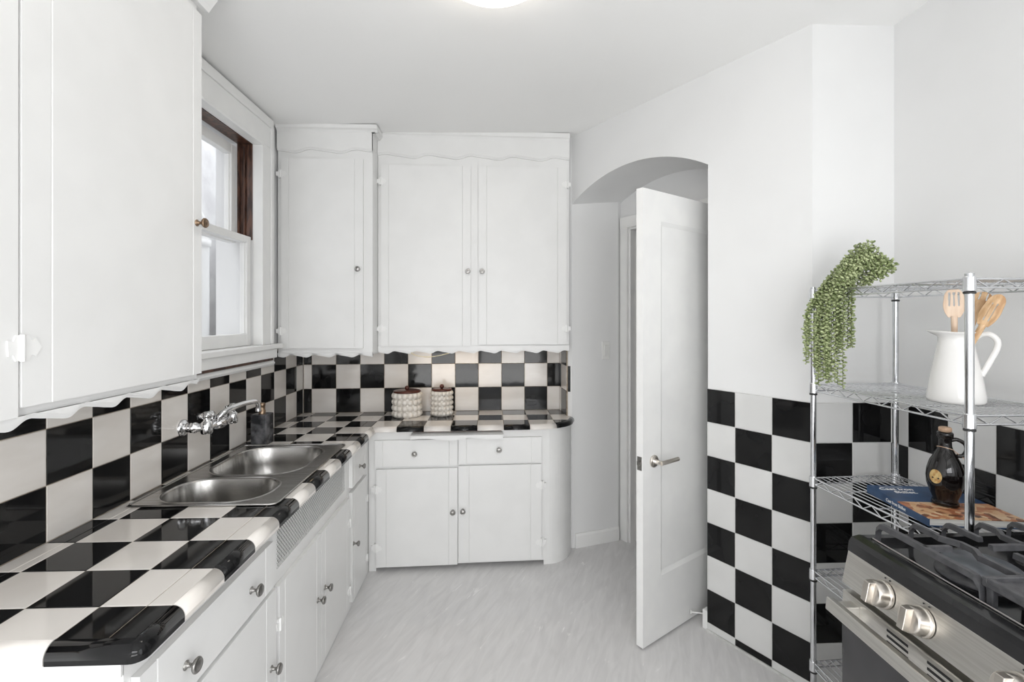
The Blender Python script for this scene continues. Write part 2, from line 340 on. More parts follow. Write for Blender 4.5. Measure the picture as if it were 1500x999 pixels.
# right-hand wainscot: angled wall, niche wall, right wall
mb = MB(); ZT = 1.132
FA0 = Fr((A[0]-nA.x*.008*0, A[1]), dA, nA)
fbox(mb, FA0, UB+.001, LA, 0, ZT, -.001, .0062, 2)
us = [UB, 1.105, 1.268, LA]
def rows():
    for r in range(8): yield r, max(ZT-(r+1)*P_, .008), ZT-r*P_
for c in range(3):
    for r, z0, z1 in rows(): tile(mb, FA0, us[c], us[c+1], z0, z1, 1 if (c+r) % 2 == 0 else 0)
FN = Fr((C[0], C[1]), (1, 0), (0, -1)); fbox(mb, FN, 0, XR-C[0]+.008, 0, ZT, -.001, .0062, 2)
for c, (u0, u1) in enumerate([(.004, P_), (P_, 2*P_), (2*P_, XR-C[0])]):
    for r, z0, z1 in rows(): tile(mb, FN, u0, u1, z0, z1, 1 if (c+3+r) % 2 == 0 else 0)
FR_ = Fr((XR+.008, 0), (0, 1), (-1, 0)); fbox(mb, FR_, .16, C[1], 0, ZT, -.001, .0062, 2)
yy = [C[1]-.008, 1.761]+[1.761-.159*i for i in range(1, 11)]
for k_ in range(len(yy)-1):
    for r, z0, z1 in rows(): tile(mb, FR_, yy[k_+1], yy[k_], z0, z1, 1 if (k_+5+r) % 2 == 0 else 0)
struct(mb.build('trim_6', [M['tile_w2'], M['tile_b'], M['grout_l']]))

# ------------------------------------------------------------------ sink window
wy0, wy1 = WY0, WY1
mb = MB(); xo = -1.212
# casing boards with a stepped inner bead
for y0, y1, z0, z1 in [(wy1+.014, 2.692, 1.318, WZ1+.014), (1.618, wy0-.014, 1.318, WZ1+.014), (1.618, 2.692, WZ1+.014, 2.502)]: mb.box(-1.254, xo-.006, y0, y1, z0, z1)
for y0, y1, z0, z1 in [(wy1-.002, wy1+.0145, 1.318, WZ1-.002), (wy0-.0145, wy0+.002, 1.318, WZ1-.002), (wy0-.0145, wy1+.0145, WZ1-.002, WZ1+.0145)]: mb.box(-1.26, xo+.003, y0, y1, z0, z1)
mb.box(-1.254, xo, 2.692, 2.722, 1.318, 2.502); mb.box(-1.254, xo, 1.590, 1.618, 1.318, 2.502); mb.box(-1.254, xo, 1.590, 2.722, 2.502, 2.55)
# stool, apron and cap moulding above the tiles
mb.box(-1.44, -1.185, 1.586, 2.775, 1.293, 1.318); mb.box(-1.254, -1.198, 1.60, 2.73, 1.243, 1.293)
mb.prism([(-1.254, 1.198), (-1.222, 1.198), (-1.215, 1.212), (-1.226, 1.226), (-1.254, 1.226)], lambda a, b_, h: (a, h, b_), 1.60, 2.745)
win = struct(mb.build('window_1', M['trim'], bevel=.003))
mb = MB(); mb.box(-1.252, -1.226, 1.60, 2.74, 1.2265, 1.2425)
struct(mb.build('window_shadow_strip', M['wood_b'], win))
mb = MB()   # bare brown jamb liners and parting bead
mb.box(-1.335, -1.262, wy1-.004, wy1+.0, 1.87, WZ1); mb.box(-1.335, -1.262, wy0, wy0+.004, 1.87, WZ1); mb.box(-1.335, -1.262, wy0, wy1, WZ1-.004, WZ1)
mb.box(-1.332, -1.322, wy1-.018, wy1-.004, 1.89, WZ1-.004)
mb.tube([(-1.30, wy1-.012, 1.88), (-1.298, wy1-.014, 2.1), (-1.30, wy1-.012, 2.36)], .004, 6)
tag(struct(mb.build('window_jamb', M['wood_b'], win)), 'bare dark brown jamb')
def sash(x0, x1, y0, y1, z0, z1, st, rb, rt, name):
    mb = MB(); mb.box(x0, x1, y0, y0+st, z0, z1); mb.box(x0, x1, y1-st, y1, z0, z1); mb.box(x0, x1, y0+st, y1-st, z0, z0+rb); mb.box(x0, x1, y0+st, y1-st, z1-rt, z1)
    # glazing bead
    for a in (.006,): 
        mb.box(x0+.010, x1-.010, y0+st-.002, y0+st+a, z0+rb, z1-rt); mb.box(x0+.010, x1-.010, y1-st-a, y1-st+.002, z0+rb, z1-rt)
    o = struct(mb.build(name, M['trim'], win, bevel=.003))
    g_ = MB(); g_.box((x0+x1)/2-.001, (x0+x1)/2+.001, y0+st-.004, y1-st+.004, z0+rb-.004, z1-rt+.004); struct(g_.build('window_pane', M['glass'], o))
    return o
sash(-1.305, -1.267, wy0+.004, wy1-.006, 1.319, 1.885, .042, .062, .036, 'window_sash')
sash(-1.375, -1.337, wy0+.004, wy1-.022, 1.85, WZ1-.022, .042, .036, .050, 'window_sash')
# glass in the added rear opening
mb = MB(); mb.box(-.9, 1.2, -1.672, -1.668, .16, 2.2); struct(mb.build('window_pane', M['glass'], w2))

# outside: neighbouring wall, ground, pipes
mb = MB(); mb.box(-2.75, -2.65, .3, 7.5, -.5, 3.4); struct(mb.build('wall_neighbour', M['stucco']))
mb = MB(); mb.box(-2.75, -1.45, .3, 7.5, -.3, -.2); struct(mb.build('ground_lightwell', M['stucco']))
t = thing('drain_pipe', (-2.45, 4.1, -.2), 'fat white painted pipe with a rounded elbow outside the window', 'pipe')
mb = MB(); pp = [(-2.45, 4.1, -.2), (-2.45, 4.1, 2.15)]
for i in range(1, 9): a = pi/2*i/8; pp.append((-2.45, 4.1+.16*(cos(a)-1), 2.15+.16*sin(a)))
pp.append((-2.45, 3.55, 2.31)); mb.tube(pp, .085, 16); mb.build('pipe', M['trim'], t)
for z in (1.2, 2.08):
    mb = MB(); mb.lathe([(.086, -.03), (.098, -.03), (.098, .03), (.086, .03)], (-2.45, 4.1, z), k=20); mb.build('coupling', M['trim'], t)
t = thing('downspout', (-2.6, 5.0, -.2), 'thin white downspout running up the stucco outside the window', 'pipe')
mb = MB(); mb.tube([(-2.6, 5.0, -.2), (-2.6, 5.0, 1.5), (-2.58, 5.0, 1.9), (-2.6, 5.05, 3.2)], .03, 10); mb.build('pipe', M['trim'], t)
for z in (.9, 1.6): 
    mb = MB(); mb.box(-2.65, -2.565, 4.955, 5.045, z, z+.03); mb.build('bracket', M['nickel'], t)
mb = MB(); pts = [(3.9, -.2), (6.2, -.2), (6.2, 2.7)]+[(5.6-1.7*sin(a), 2.7-2.9*(1-cos(a))) for a in [pi/2*i/12 for i in range(1, 12)]]
mb.prism(pts, lambda a, b_, h: (h, a, b_), -2.32, -2.28)
tag(mb.build('lightwell_panel', M['wall']), 'tall white panel with a curved edge standing outside beyond the window', 'panel')

# ------------------------------------------------------------------ joinery helpers
def groove_slab(F, u0, u1, z0, z1, n0, n1, grooves, name, parent, m='cab', bevel=.0025):
    pts = [(u0, n0), (u0, n1)]
    for g_ in sorted(grooves): pts += [(g_-.0022, n1), (g_, n1-.0028), (g_+.0022, n1)]
    pts += [(u1, n1), (u1, n0)]
    mb = MB(); mb.prism(pts, lambda a, b_, h: F(a, h, b_), z0, z1); return mb.build(name, M[m], parent, bevel=bevel if not grooves else 0)
def knob(F, u, z, n, parent, r=.0155, label=None):
    mb = MB(); c = F(u, z, n); ax = F.n
    mb.lathe([(.0105, 0), (.0105, .002), (.006, .004), (.0045, .012), (.006, .017), (r*.8, .020), (r, .024), (r, .027), (r*.82, .0305), (r*.8, .0298), (r*.55, .0315), (.0005, .0325)], c, ax, 24)
    o = mb.build('knob', M['nickel'], parent); o['label'] = 'round satin nickel knob'; return o
def hinge(F, u, z, n, parent, side=1, s=1.0):
    """small painted butterfly hinge: leaf on the frame, barrel, pointed leaf on the door (side = towards door)"""
    mb = MB(); L = .032*s; H_ = .022*s
    leaf = [(0, -H_), (.4*L, -H_), (.55*L, -.55*H_), (.8*L, -.75*H_), (L*1.15, 0), (.8*L, .75*H_), (.55*L, .55*H_), (.4*L, H_), (0, H_)]
    mb.prism([(u+side*a, z+b_) for a, b_ in leaf], F, n, n+.0022)
    fl = [(0, -H_), (.30*L, -H_), (.45*L, -.5*H_), (.7*L, -.6*H_), (.75*L, .6*H_), (.45*L, .5*H_), (.30*L, H_), (0, H_)]
    mb.prism([(u-side*a, z+b_) for a, b_ in fl], F, n-.016, n+.0015)
    mb.tube([F(u, z-H_*1.05, n+.003), F(u, z+H_*1.05, n+.003)], .0042*s, 8)
    return mb.build('hinge', M['trim'], parent)
def wave(u, period=.131, a=.0085, ph=0):
    t_ = 2*pi*u/period+ph; return a*sin(t_+.55*sin(t_))
def valance(F, u0, u1, zt, zb, n0, n1, parent, name='valance', period=.131, a=.0085, step=.005, ph=0, ridge=True, down=True):
    N = max(8, int((u1-u0)/step)); us_ = [u0+(u1-u0)*i/N for i in range(N+1)]
    mb = MB()
    def strip(o1, na, nb_):
        for i in range(N):
            a0, a1 = us_[i], us_[i+1]; b0, b1 = zb+wave(a0, period, a, ph)+o1, zb+wave(a1, period, a, ph)+o1
            vs = [F(a0, b0, na), F(a1, b1, na), F(a1, zt, na), F(a0, zt, na), F(a0, b0, nb_), F(a1, b1, nb_), F(a1, zt, nb_), F(a0, zt, nb_)]
            fs = [(4, 5, 6, 7), (0, 3, 2, 1), (0, 1, 5, 4), (3, 7, 6, 2)]
            if i == 0: fs.append((0, 4, 7, 3))
            if i == N-1: fs.append((1, 2, 6, 5))
            mb.add(vs, fs)
    strip(0, n0, n1-.006)
    if ridge: strip(.006, n0, n1-.003); strip(.011, n0, n1)
    return mb.build(name, M['cab'], parent)
def knob_on(F, u, z, n, parent): return knob(F, u, z, n, parent)

# ------------------------------------------------------------------ wall cabinet above the counter at left
FU = Fr((-.948, 0), (0, 1), (1, 0))          # u = world Y, face frame plane; doors sit 18 mm proud
t = thing('wall_cabinet', (-1.09, 1.24, 1.26), 'white wall cabinet nearest the camera, hung left of the sink window', 'cabinet', 'white wall cabinets')
mb = MB(); mb.box(XL+.001, -.948, .90, 1.584, 1.262, 2.50); mb.build('body', M['cab'], t, bevel=.002)
d = groove_slab(FU, .990, 1.578, 1.287, 2.43, .0005, .018, [1.055, 1.535], 'door', t)
kn = knob(FU, 1.553, 1.762, .018, d); kn.data.materials[0] = M['bronze']; kn['label'] = 'round aged bronze knob'
mb = MB(); fbox(mb, FU, .9005, .9855, 1.268, 2.44, .0005, .0165); mb.build('stile', M['cab'], t, bevel=.0015)
hinge(FU, .988, 1.405, .018, t, 1, 1.15); hinge(FU, .988, 2.31, .018, t, 1, 1.15)
valance(FU, .90, 1.584, 1.268, 1.250, -.012, .0075, t, ph=2.2)
mb = MB(); mb.prism([(-.948, 2.462), (-.930, 2.462), (-.922, 2.475), (-.900, 2.505), (-.89, 2.53), (-.878, 2.545), (-.878, 2.566), (-.948, 2.566)], lambda a, b_, h: (a, h, b_), .86, 1.618)
mb.box(XL+.001, -.948, 1.584, 1.618, 2.50, 2.566); mb.box(XL+.001, -.948, .86, 1.584, 2.50, 2.566)
mb.build('crown', M['cab'], t)

# back corner wall cabinet (deeper) -------------------------------------
FBu = lambda y: Fr((0, y), (1, 0), (0, -1))
F1 = Fr((0, 2.838), (1, 0), (0, -1))
t = thing('wall_cabinet', (-.97, 3.0, 1.24), 'white single-door wall cabinet in the back corner beside the window', 'cabinet', 'white wall cabinets')
mb = MB(); mb.prism([(-1.242, 2.838), (-.701, 2.838), (-.701, YB(-.701)-.002), (-1.242, YB(-1.242)-.002)], lambda a, b_, h: (a, b_, h), 1.247, 2.45); mb.build('body', M['cab'], t, bevel=.002)
d = groove_slab(F1, -1.218, -.752, 1.286, 2.381, .0005, .018, [-1.175, -.800], 'door', t)
knob(F1, -.778, 1.742, .018, d)
hinge(F1, -1.222, 1.385, .018, t, 1, 1); hinge(F1, -1.222, 2.29, .018, t, 1, 1)
valance(F1, -1.242, -.701, 1.258, 1.240, -.012, .006, t, ph=.5, a=.0075)
valance(F1, -1.242, -.701, 2.55, 2.425, -.003, .016, t, name='frieze', period=.26, a=.011, ridge=True, ph=1.4)
mb = MB(); mb.prism([(0, 2.535), (.018, 2.535), (.024, 2.545), (.036, 2.552), (.038, 2.573), (0, 2.573)], lambda a, b_, h: (h, 2.838-a, b_), -1.242, -.668)
mb.prism([(0, 2.535), (.018, 2.535), (.024, 2.545), (.030, 2.552), (.032, 2.573), (0, 2.573)], lambda a, b_, h: (-.701+a, h, b_), 2.815, 2.95)
mb.box(-1.242, -.701, 2.838, 3.2, 2.45, 2.573)
mb.build('cornice', M['cab'], t)

# back double wall cabinet ----------------------------------------------
ubk = Vector((1, .03)).normalized()
F2 = Fr((-.70, 2.968), ubk, (.03, -1))       # u = 0 at left end
t = thing('wall_cabinet', (-.1, 3.1, 1.25), 'white double-door wall cabinet centred on the back wall above the canisters', 'cabinet', 'white wall cabinets')
mb = MB(); mb.prism([(-.700, 2.968), (.476, 3.003), (.462, YB(.46)-.002), (-.700, YB(-.7)-.002)], lambda a, b_, h: (a, b_, h), 1.284, 2.47); mb.build('body', M['cab'], t, bevel=.002)
dl = groove_slab(F2, .020, .562, 1.290, 2.392, .0005, .018, [.066, .512], 'door', t)
knob(F2, .546, 1.745, .018, dl)
dr = groove_slab(F2, .610, 1.158, 1.298, 2.394, .0005, .018, [.660, 1.100], 'door', t)
knob(F2, .632, 1.745, .018, dr)
for u, sd in ((.018, 1), (1.160, -1)):
    for z in (1.395, 2.29): hinge(F2, u, z, .018, t, sd, 1)
valance(F2, .0, 1.176, 1.290, 1.250, -.016, .006, t, ph=2.6, a=.0078)
valance(F2, .0, 1.176, 2.58, 2.446, -.003, .016, t, name='frieze', period=.26, a=.011, ph=0)
mb = MB(); mb.prism([(0, 2.562), (.016, 2.562), (.022, 2.572), (.030, 2.578), (.032, 2.604), (0, 2.604)], lambda a, b_, h: F2(h, b_, a), -.0, 1.176)
mb.prism([(-.70, 2.970), (.476, 3.005), (.462, 3.2), (-.70, 3.2)], lambda a, b_, h: (a, b_, h), 2.47, 2.604)
mb.build('cornice', M['cab'], t)
# warm strip light and its loose cord under the cabinet
t = thing('under_cabinet_light', (-.28, 3.05, 1.262), 'slim warm strip light fixed beneath the back wall cabinet', 'light')
mb = MB(); mb.box(-.50, .02, 3.035, 3.065, 1.268, 1.2835); mb.build('housing', M['plastic'], t, bevel=.002)
mb = MB(); mb.box(-.49, .01, 3.040, 3.060, 1.2645, 1.2685); mb.build('lens', M['led'], t)
mb = MB(); cp = []
for i in range(25):
    s_ = i/24; x = -.502+.245*s_; z = 1.249-.036*sin(pi*min(1, s_*1.0))**.7*(1-.55*s_); cp.append((x, 2.975-.012*sin(pi*s_)+.02*s_, z))
mb.tube(cp, .0026, 6); mb.build('cord', M['cord'], t)

# ------------------------------------------------------------------ base cabinets, left run
FX = Fr((-.718, 0), (0, 1), (1, 0))
def carcass(parent, y0, y1, lend=False, rend=False):
    mb = MB(); T = .018
    mb.box(-1.24, -.736, y0, y0+T, .0, .797); mb.box(-1.24, -.736, y1-T, y1, .0, .797); mb.box(-1.24, -.736, y0+T, y1-T, .0, .02); mb.box(-1.24, -1.225, y0+T, y1-T, .02, .797)
    return mb.build('carcass', M['cab'], parent, bevel=.001)
def face_frame(parent, y0, y1, rects, z0=.0, z1=.797):
    """board frame with the openings left out: rects are (y0,y1,z0,z1) solid pieces"""
    mb = MB()
    for a in rects: fbox(mb, FX, a[0], a[1], a[2], a[3], -.018, 0)
    return mb.build('face_frame', M['cab'], parent)
# near unit
t = thing('base_cabinet', (-.95, 1.27, 0), 'white base cabinet at the near end of the sink run, with one wide two-knob drawer', 'cabinet', 'white base cabinets')
carcass(t, .968, 1.598)
mb = MB(); fbox(mb, FX, .966, 1.598, .0, .797, -.018, 0); mb.box(-1.24, -.718, .960, .967, .770, .797)
mb.build('face_frame', M['cab'], t)
d = groove_slab(FX, .985, 1.565, .605, .752, .0005, .018, [1.035, 1.515], 'drawer', t)
knob(FX, 1.128, .672, .018, d, .0175); knob(FX, 1.425, .675, .018, d, .0175)
d = groove_slab(FX, .985, 1.590, .045, .590, .0005, .018, [1.035, 1.520], 'door', t)
knob(FX, 1.552, .355, .018, d, .0165)
# sink unit
t = thing('sink_cabinet', (-.95, 2.0, 0), 'white double-door base cabinet under the sink, with lattice vent panel', 'cabinet', 'white base cabinets')
carcass(t, 1.600, 2.398)
face_frame(t, 0, 0, [(1.600, 2.398, 0, .615), (1.600, 1.632, .615, .797), (2.366, 2.398, .615, .797), (1.632, 2.366, .770, .797), (1.632, 2.366, .615, .628)])
d1 = groove_slab(FX, 1.612, 1.993, .045, .583, .0005, .018, [1.655, 1.945], 'door', t); knob(FX, 1.955, .335, .018, d1)
d2 = groove_slab(FX, 2.000, 2.385, .045, .583, .0005, .018, [2.045, 2.340], 'door', t); knob(FX, 2.038, .340, .018, d2)
for z in (.46, .13): hinge(FX, 1.610, z, .018, t, 1, .9); hinge(FX, 2.388, z, .018, t, -1, .9)
# lattice: staggered diamond holes through a thin sheet
mb = MB()
w_ = .0017
def web(ua, za, ub_, zb_):
    dx, dz = ub_-ua, zb_-za; L_ = sqrt(dx*dx+dz*dz); px_, pz_ = -dz/L_*w_, dx/L_*w_
    mb.prism([(ua-px_, za-pz_), (ub_-px_, zb_-pz_), (ub_+px_, zb_+pz_), (ua+px_, za+pz_)], FX, -.0022, -.0012)
U0, U1, Z0, Z1 = 1.628, 2.370, .628, .7705; sl = 1.05; Hh = (Z1-Z0)/sl; u = U0-Hh
while u < U1:
    for sgn in (1, -1):
        ua, ub_ = (u, u+Hh); za, zb_ = (Z0, Z1) if sgn > 0 else (Z1, Z0)
        # clip to the opening
        if ua < U0: f_ = (U0-ua)/Hh; za = za+(zb_-za)*f_; ua = U0
        if ub_ > U1: f_ = (U1-ua)/(ub_-ua); zb_ = za+(zb_-za)*f_; ub_ = U1
        if ub_-ua > .004: web(ua, za, ub_, zb_)
    u += .0150
mb.build('vent_grille', M['cab'], t)
mb = MB(); fbox(mb, FX, 1.626, 2.372, .622, .778, -.014, -.012); mb.build('vent_shade_sheet', M['dark'], t)  # dark sheet painting the cavity shade behind the lattice holes
# narrow unit by the corner
t = thing('base_cabinet', (-.95, 2.58, 0), 'narrow white base cabinet in the inside corner, one small drawer over one door', 'cabinet', 'white base cabinets')
carcass(t, 2.400, 2.810)
mb = MB(); fbox(mb, FX, 2.400, 2.810, .0, .797, -.018, 0); mb.build('face_frame', M['cab'], t)
d = groove_slab(FX, 2.432, 2.700, .614, .782, .0005, .018, [2.47, 2.665], 'drawer', t); knob(FX, 2.560, .685, .018, d, .0135)
d = groove_slab(FX, 2.432, 2.712, .045, .590, .0005, .018, [2.47, 2.675], 'door', t); knob(FX, 2.450, .330, .018, d, .0135)
for z in (.46, .13): hinge(FX, 2.714, z, .018, t, -1, .8)

# back unit --------------------------------------------------------------
FK = Fr((-.70, 2.812), (1, .04), (.04, -1))  # u=0 at the inside corner
t = thing('base_cabinet', (-.15, 3.0, 0), 'white base cabinet on the back wall with a rounded right end and pull-out board', 'cabinet', 'white base cabinets')
curve_pts = []
for i in range(13):
    a = i/12*radians(78); curve_pts.append((.335+.155*sin(a), 2.853+.165*(1-cos(a))+.03*(i/12)))
mb = MB(); mb.prism([(-.7165, 2.8115)]+curve_pts+[(.494, 3.05), (.470, 3.05), (.452, 3.24), (-.7165, 3.20)], lambda a, b_, h: (a, b_, h), .026, .8075, smooth=False)
mb.prism([(.30, 2.852)]+curve_pts+[(.494, 3.05), (.470, 3.05), (.30, 3.05)], lambda a, b_, h: (a, b_, h), 0, .027)
mb.box(-.7165, -.675, 2.8125, 2.86, 0, .027); mb.prism([(-.66, 2.975), (.32, 3.005), (.32, 3.1), (-.66, 3.1)], lambda a, b_, h: (a, b_, h), 0, .027)
mb.build('body', M['cab'], t)
dL = groove_slab(FK, .020, .492, .605, .756, .0005, .018, [.065, .445], 'drawer', t); knob(FK, .247, .680, .018, dL)
dR = groove_slab(FK, .500, .986, .612, .760, .0005, .018, [.545, .925], 'drawer', t); knob(FK, .734, .693, .018, dR)
dL = groove_slab(FK, .028, .492, .028, .590, .0005, .018, [.085, .442], 'door', t); knob(FK, .466, .338, .018, dL)
dR = groove_slab(FK, .499, .984, .040, .600, .0005, .018, [.560, .920], 'door', t); knob(FK, .524, .341, .018, dR)
for u, sd in ((.026, 1), (.988, -1)):
    for z in (.475, .14): hinge(FK, u, z, .018, t, sd, 1.05)
# pull-out board with wavy front rail
mb = MB(); N = 60; F = FK
for i in range(N):
    a0, a1 = .228+.528*i/N, .228+.528*(i+1)/N
    def zz(a): return .766+.005*sin((a-.228)/.528*4*pi)-(.006 if .4 < (a-.228)/.528 < .6 else 0)
    vs = [F(a0, zz(a0), 0), F(a1, zz(a1), 0), F(a1, .796, 0), F(a0, .796, 0), F(a0, zz(a0), .052), F(a1, zz(a1), .052), F(a1, .786, .052), F(a0, .786, .052)]
    fs = [(4, 5, 6, 7), (0, 3, 2, 1), (0, 1, 5, 4), (3, 7, 6, 2)]
    if i == 0: fs.append((0, 4, 7, 3))
    if i == N-1: fs.append((1, 2, 6, 5))
    mb.add(vs, fs)
mb.build('pull_out_board', M['cab'], t)
mb = MB(); fbox(mb, FK, .235, .75, .7965, .8035, .0005, .0025); mb.build('slot_shade_strip', M['wood_b'], t)  # dark strip painting the shade of the gap above the board

# ------------------------------------------------------------------ tiled worktop
t = thing('worktop', (-.9, 2.0, .80), 'black and white checkered tile worktop running along the left and back walls', 'worktop')
def clip(poly, a, b_):
    """keep the part of poly left of line a->b"""
    out = []
    def side(p): return (b_[0]-a[0])*(p[1]-a[1])-(b_[1]-a[1])*(p[0]-a[0])
    for i in range(len(poly)):
        p, q = poly[i], poly[(i+1) % len(poly)]; sp, sq = side(p), side(q)
        if sp >= 0: out.append(p)
        if sp*sq < 0: f_ = sp/(sp-sq); out.append((p[0]+(q[0]-p[0])*f_, p[1]+(q[1]-p[1])*f_))
    return out
def clip_poly(poly, outline):
    for i in range(len(outline)):
        poly = clip(poly, outline[i], outline[(i+1) % len(outline)])
        if len(poly) < 3: return []
    return poly
def inset(poly, d):
    res = poly
    for i in range(len(poly)):
        a, b_ = poly[i], poly[(i+1) % len(poly)]; L_ = sqrt((b_[0]-a[0])**2+(b_[1]-a[1])**2)
        if L_ < 1e-5: continue
        nx, ny = -(b_[1]-a[1])/L_*d, (b_[0]-a[0])/L_*d
        res = clip(res, (a[0]+nx, a[1]+ny), (b_[0]+nx, b_[1]+ny))
        if len(res) < 3: return []
    return res
def area(p): return abs(sum(p[i][0]*p[(i+1) % len(p)][1]-p[(i+1) % len(p)][0]*p[i][1] for i in range(len(p))))/2
SK = (-1.195, -.755, 1.668, 2.385)     # cut-out for the sink
def minus(poly):
    x0, x1, y0, y1 = SK; res = []; rest = poly
    for a, b_ in (((x0, y1), (x0, y0)), ((x1, y0), (x1, y1)), ((x0, y0), (x1, y0)), ((x1, y1), (x0, y1))):
        outp = clip(rest, b_, a); 
        if len(outp) > 2 and area(outp) > 1e-5: res.append(outp)
        rest = clip(rest, a, b_)
        if len(rest) < 3: return res
    return res
NR = .026; TX = -.70; TY = .978; EX = .0035
outL = [(XL, TY-EX), (TX+EX, TY-EX), (TX+EX, YB(TX)), (XL, YB(XL))]
frontB = [(-.70, 2.800), (.24, 2.836)]+[(.24+.235*sin(a), 2.836+.18*(1-cos(a))) for a in [radians(12*i) for i in range(1, 8)]]+[(.490, 3.045)]
frontX = [(x, y-EX) for x, y in frontB[:2]]+[(x+EX*sin(radians(12*(i+1))), y-EX*cos(radians(12*(i+1)))) for i, (x, y) in enumerate(frontB[2:-1])]+[(.4935, 3.045)]
outB = frontX+[(.462, YB(.462)), (-.70, YB(-.70))]
def flat(p): return p
mb = MB(); XI = lambda i: (-.70-P_*(-i)) if i < 0 else (-.706+.1535*i if i > 0 else -.70)
def slab(poly, z0, z1, mi, ch=.0012):
    n_ = len(poly); inn = inset(poly, ch)
    if len(inn) != n_: 
        mb.prism(poly, lambda a, b_, h: (a, b_, h), z0, z1, mi); return
    vs = [(x, y, z0) for x, y in poly]+[(x, y, z1-ch) for x, y in poly]
    ctr = (sum(p[0] for p in poly)/n_, sum(p[1] for p in poly)/n_)
    # order the inset loop to match
    st = min(range(n_), key=lambda k_: (inn[k_][0]-poly[0][0])**2+(inn[k_][1]-poly[0][1])**2); inn = inn[st:]+inn[:st]
    vs += [(x, y, z1) for x, y in inn]
    fs = [[2*n_+i for i in range(n_)]]
    for i in range(n_):
        j = (i+1) % n_; fs += [[i, j, n_+j, n_+i], [n_+i, n_+j, 2*n_+j, 2*n_+i]]
    mb.add(vs, fs, mi)
for j in range(-4, 13):
    y0, y1 = 1.396+j*P_, 1.396+(j+1)*P_
    for i in range(-5, 9):
        x0, x1 = XI(i), XI(i+1)
        outl = outL if i < 0 else outB
        yb0 = y0 if not (i >= 0 and j == 9) else 2.70
        if i >= 0 and j < 9: continue
        poly = clip_poly([(x0, yb0), (x1, yb0), (x1, y1), (x0, y1)], outl)
        if len(poly) < 3 or area(poly) < 2e-5: continue
        for q in (minus(poly) if i < 0 else [poly]):
            q = inset(q, .0011)
            if len(q) > 2 and area(q) > 1e-5: slab(q, ZC-.006, ZC, 1 if (j-i) % 2 == 0 else 0)
# grout bed
for q in minus(outL[:0]+[(XL, TY), (TX, TY), (TX, YB(TX)), (XL, YB(XL))]): mb.prism(q, lambda a, b_, h: (a, b_, h), .798, ZC-.0018, 2)
mb.prism(outB, lambda a, b_, h: (a, b_, h), .8085, ZC-.0018, 2)
mb.build('tile_top', [M['tile_w'], M['tile_b'], M['grout_d']], t)
# rounded nosing tiles
mb = MB(); prof = [(0, 0)]+[(NR*sin(a), NR*cos(a)-NR) for a in [radians(90*i/8) for i in range(1, 9)]]+[(NR, -.036), (.004, -.036)]
def nose(path, mi, drop=-.036):
    """path: list of (x, y, nx, ny)"""
    k_ = len(prof); o = len(mb.v)
    for x, y, nx, ny in path:
        for a, h in prof: mb.v.append((x+nx*a, y+ny*a, ZC+max(h, drop)))
    for i in range(len(path)-1):
        for q in range(k_-1):
            r = (q+1) % k_
            mb.f.append([o+i*k_+q, o+i*k_+r, o+(i+1)*k_+r, o+(i+1)*k_+q]); mb.mi.append(mi); mb.sm.append(q < k_-3)
    for e in (0, len(path)-1): mb.f.append([o+e*k_+q for q in range(k_)]); mb.mi.append(mi); mb.sm.append(False)
g_ = .0011
for j in range(-3, 9):
    y0, y1 = max(1.396+j*P_, TY), min(1.396+(j+1)*P_, 2.800)
    if j == 8: y1 = 2.800
    black = (j+1) % 2 == 0
    if j == -3:
        path = [(TX, y1-g_, 1, 0), (TX, y0, 1, 0)]+[(TX, y0, cos(a), -sin(a)) for a in [radians(15*q) for q in range(1, 7)]]+[(TX-P_+g_, y0, 0, -1)]
        nose(path, int(black))
    else: nose([(TX, y0+g_, 1, 0), (TX, y1-g_, 1, 0)], int(black))
for c in range(1, 4):
    x1, x0 = TX-c*P_, max(TX-(c+1)*P_, XL); nose([(x1-g_, TY, 0, -1), (x0+g_, TY, 0, -1)], 1 if (-3+1+c) % 2 == 0 else 0)
# back run nosing: resample the front path by tile columns
def path_pts(x0, x1):
    out = []
    fp = frontB
    for i in range(len(fp)-1):
        (ax_, ay_), (bx_, by_) = fp[i], fp[i+1]
        if bx_ <= x0 or ax_ >= x1: continue
        for x in sorted({max(ax_, x0), min(bx_, x1)}):
            f_ = (x-ax_)/(bx_-ax_); out.append((x, ay_+(by_-ay_)*f_))
    res = []
    for p in out:
        if not res or abs(res[-1][0]-p[0]) > 1e-6: res.append(p)
    return res
def norm_at(x):
    fp = frontB; ns_ = []
    for i in range(len(fp)-1):
        if fp[i][0]-1e-6 <= x <= fp[i+1][0]+1e-6:
            dx, dy = fp[i+1][0]-fp[i][0], fp[i+1][1]-fp[i][1]; L_ = sqrt(dx*dx+dy*dy); ns_.append((dy/L_, -dx/L_))
    nx, ny = sum(a for a, _ in ns_), sum(b_ for _, b_ in ns_); L_ = sqrt(nx*nx+ny*ny); return nx/L_, ny/L_
for i in range(0, 9):
    x0, x1 = XI(i), min(XI(i+1), .4899)
    if x0 >= .489: break
    pts = path_pts(x0+g_, x1-g_)
    if len(pts) > 1: nose([(x, y, *norm_at(x)) for x, y in pts], 1 if (9-i) % 2 == 0 else 0, -.0275)
mb.build('nosing_tiles', [M['tile_w'], M['tile_b']], t)

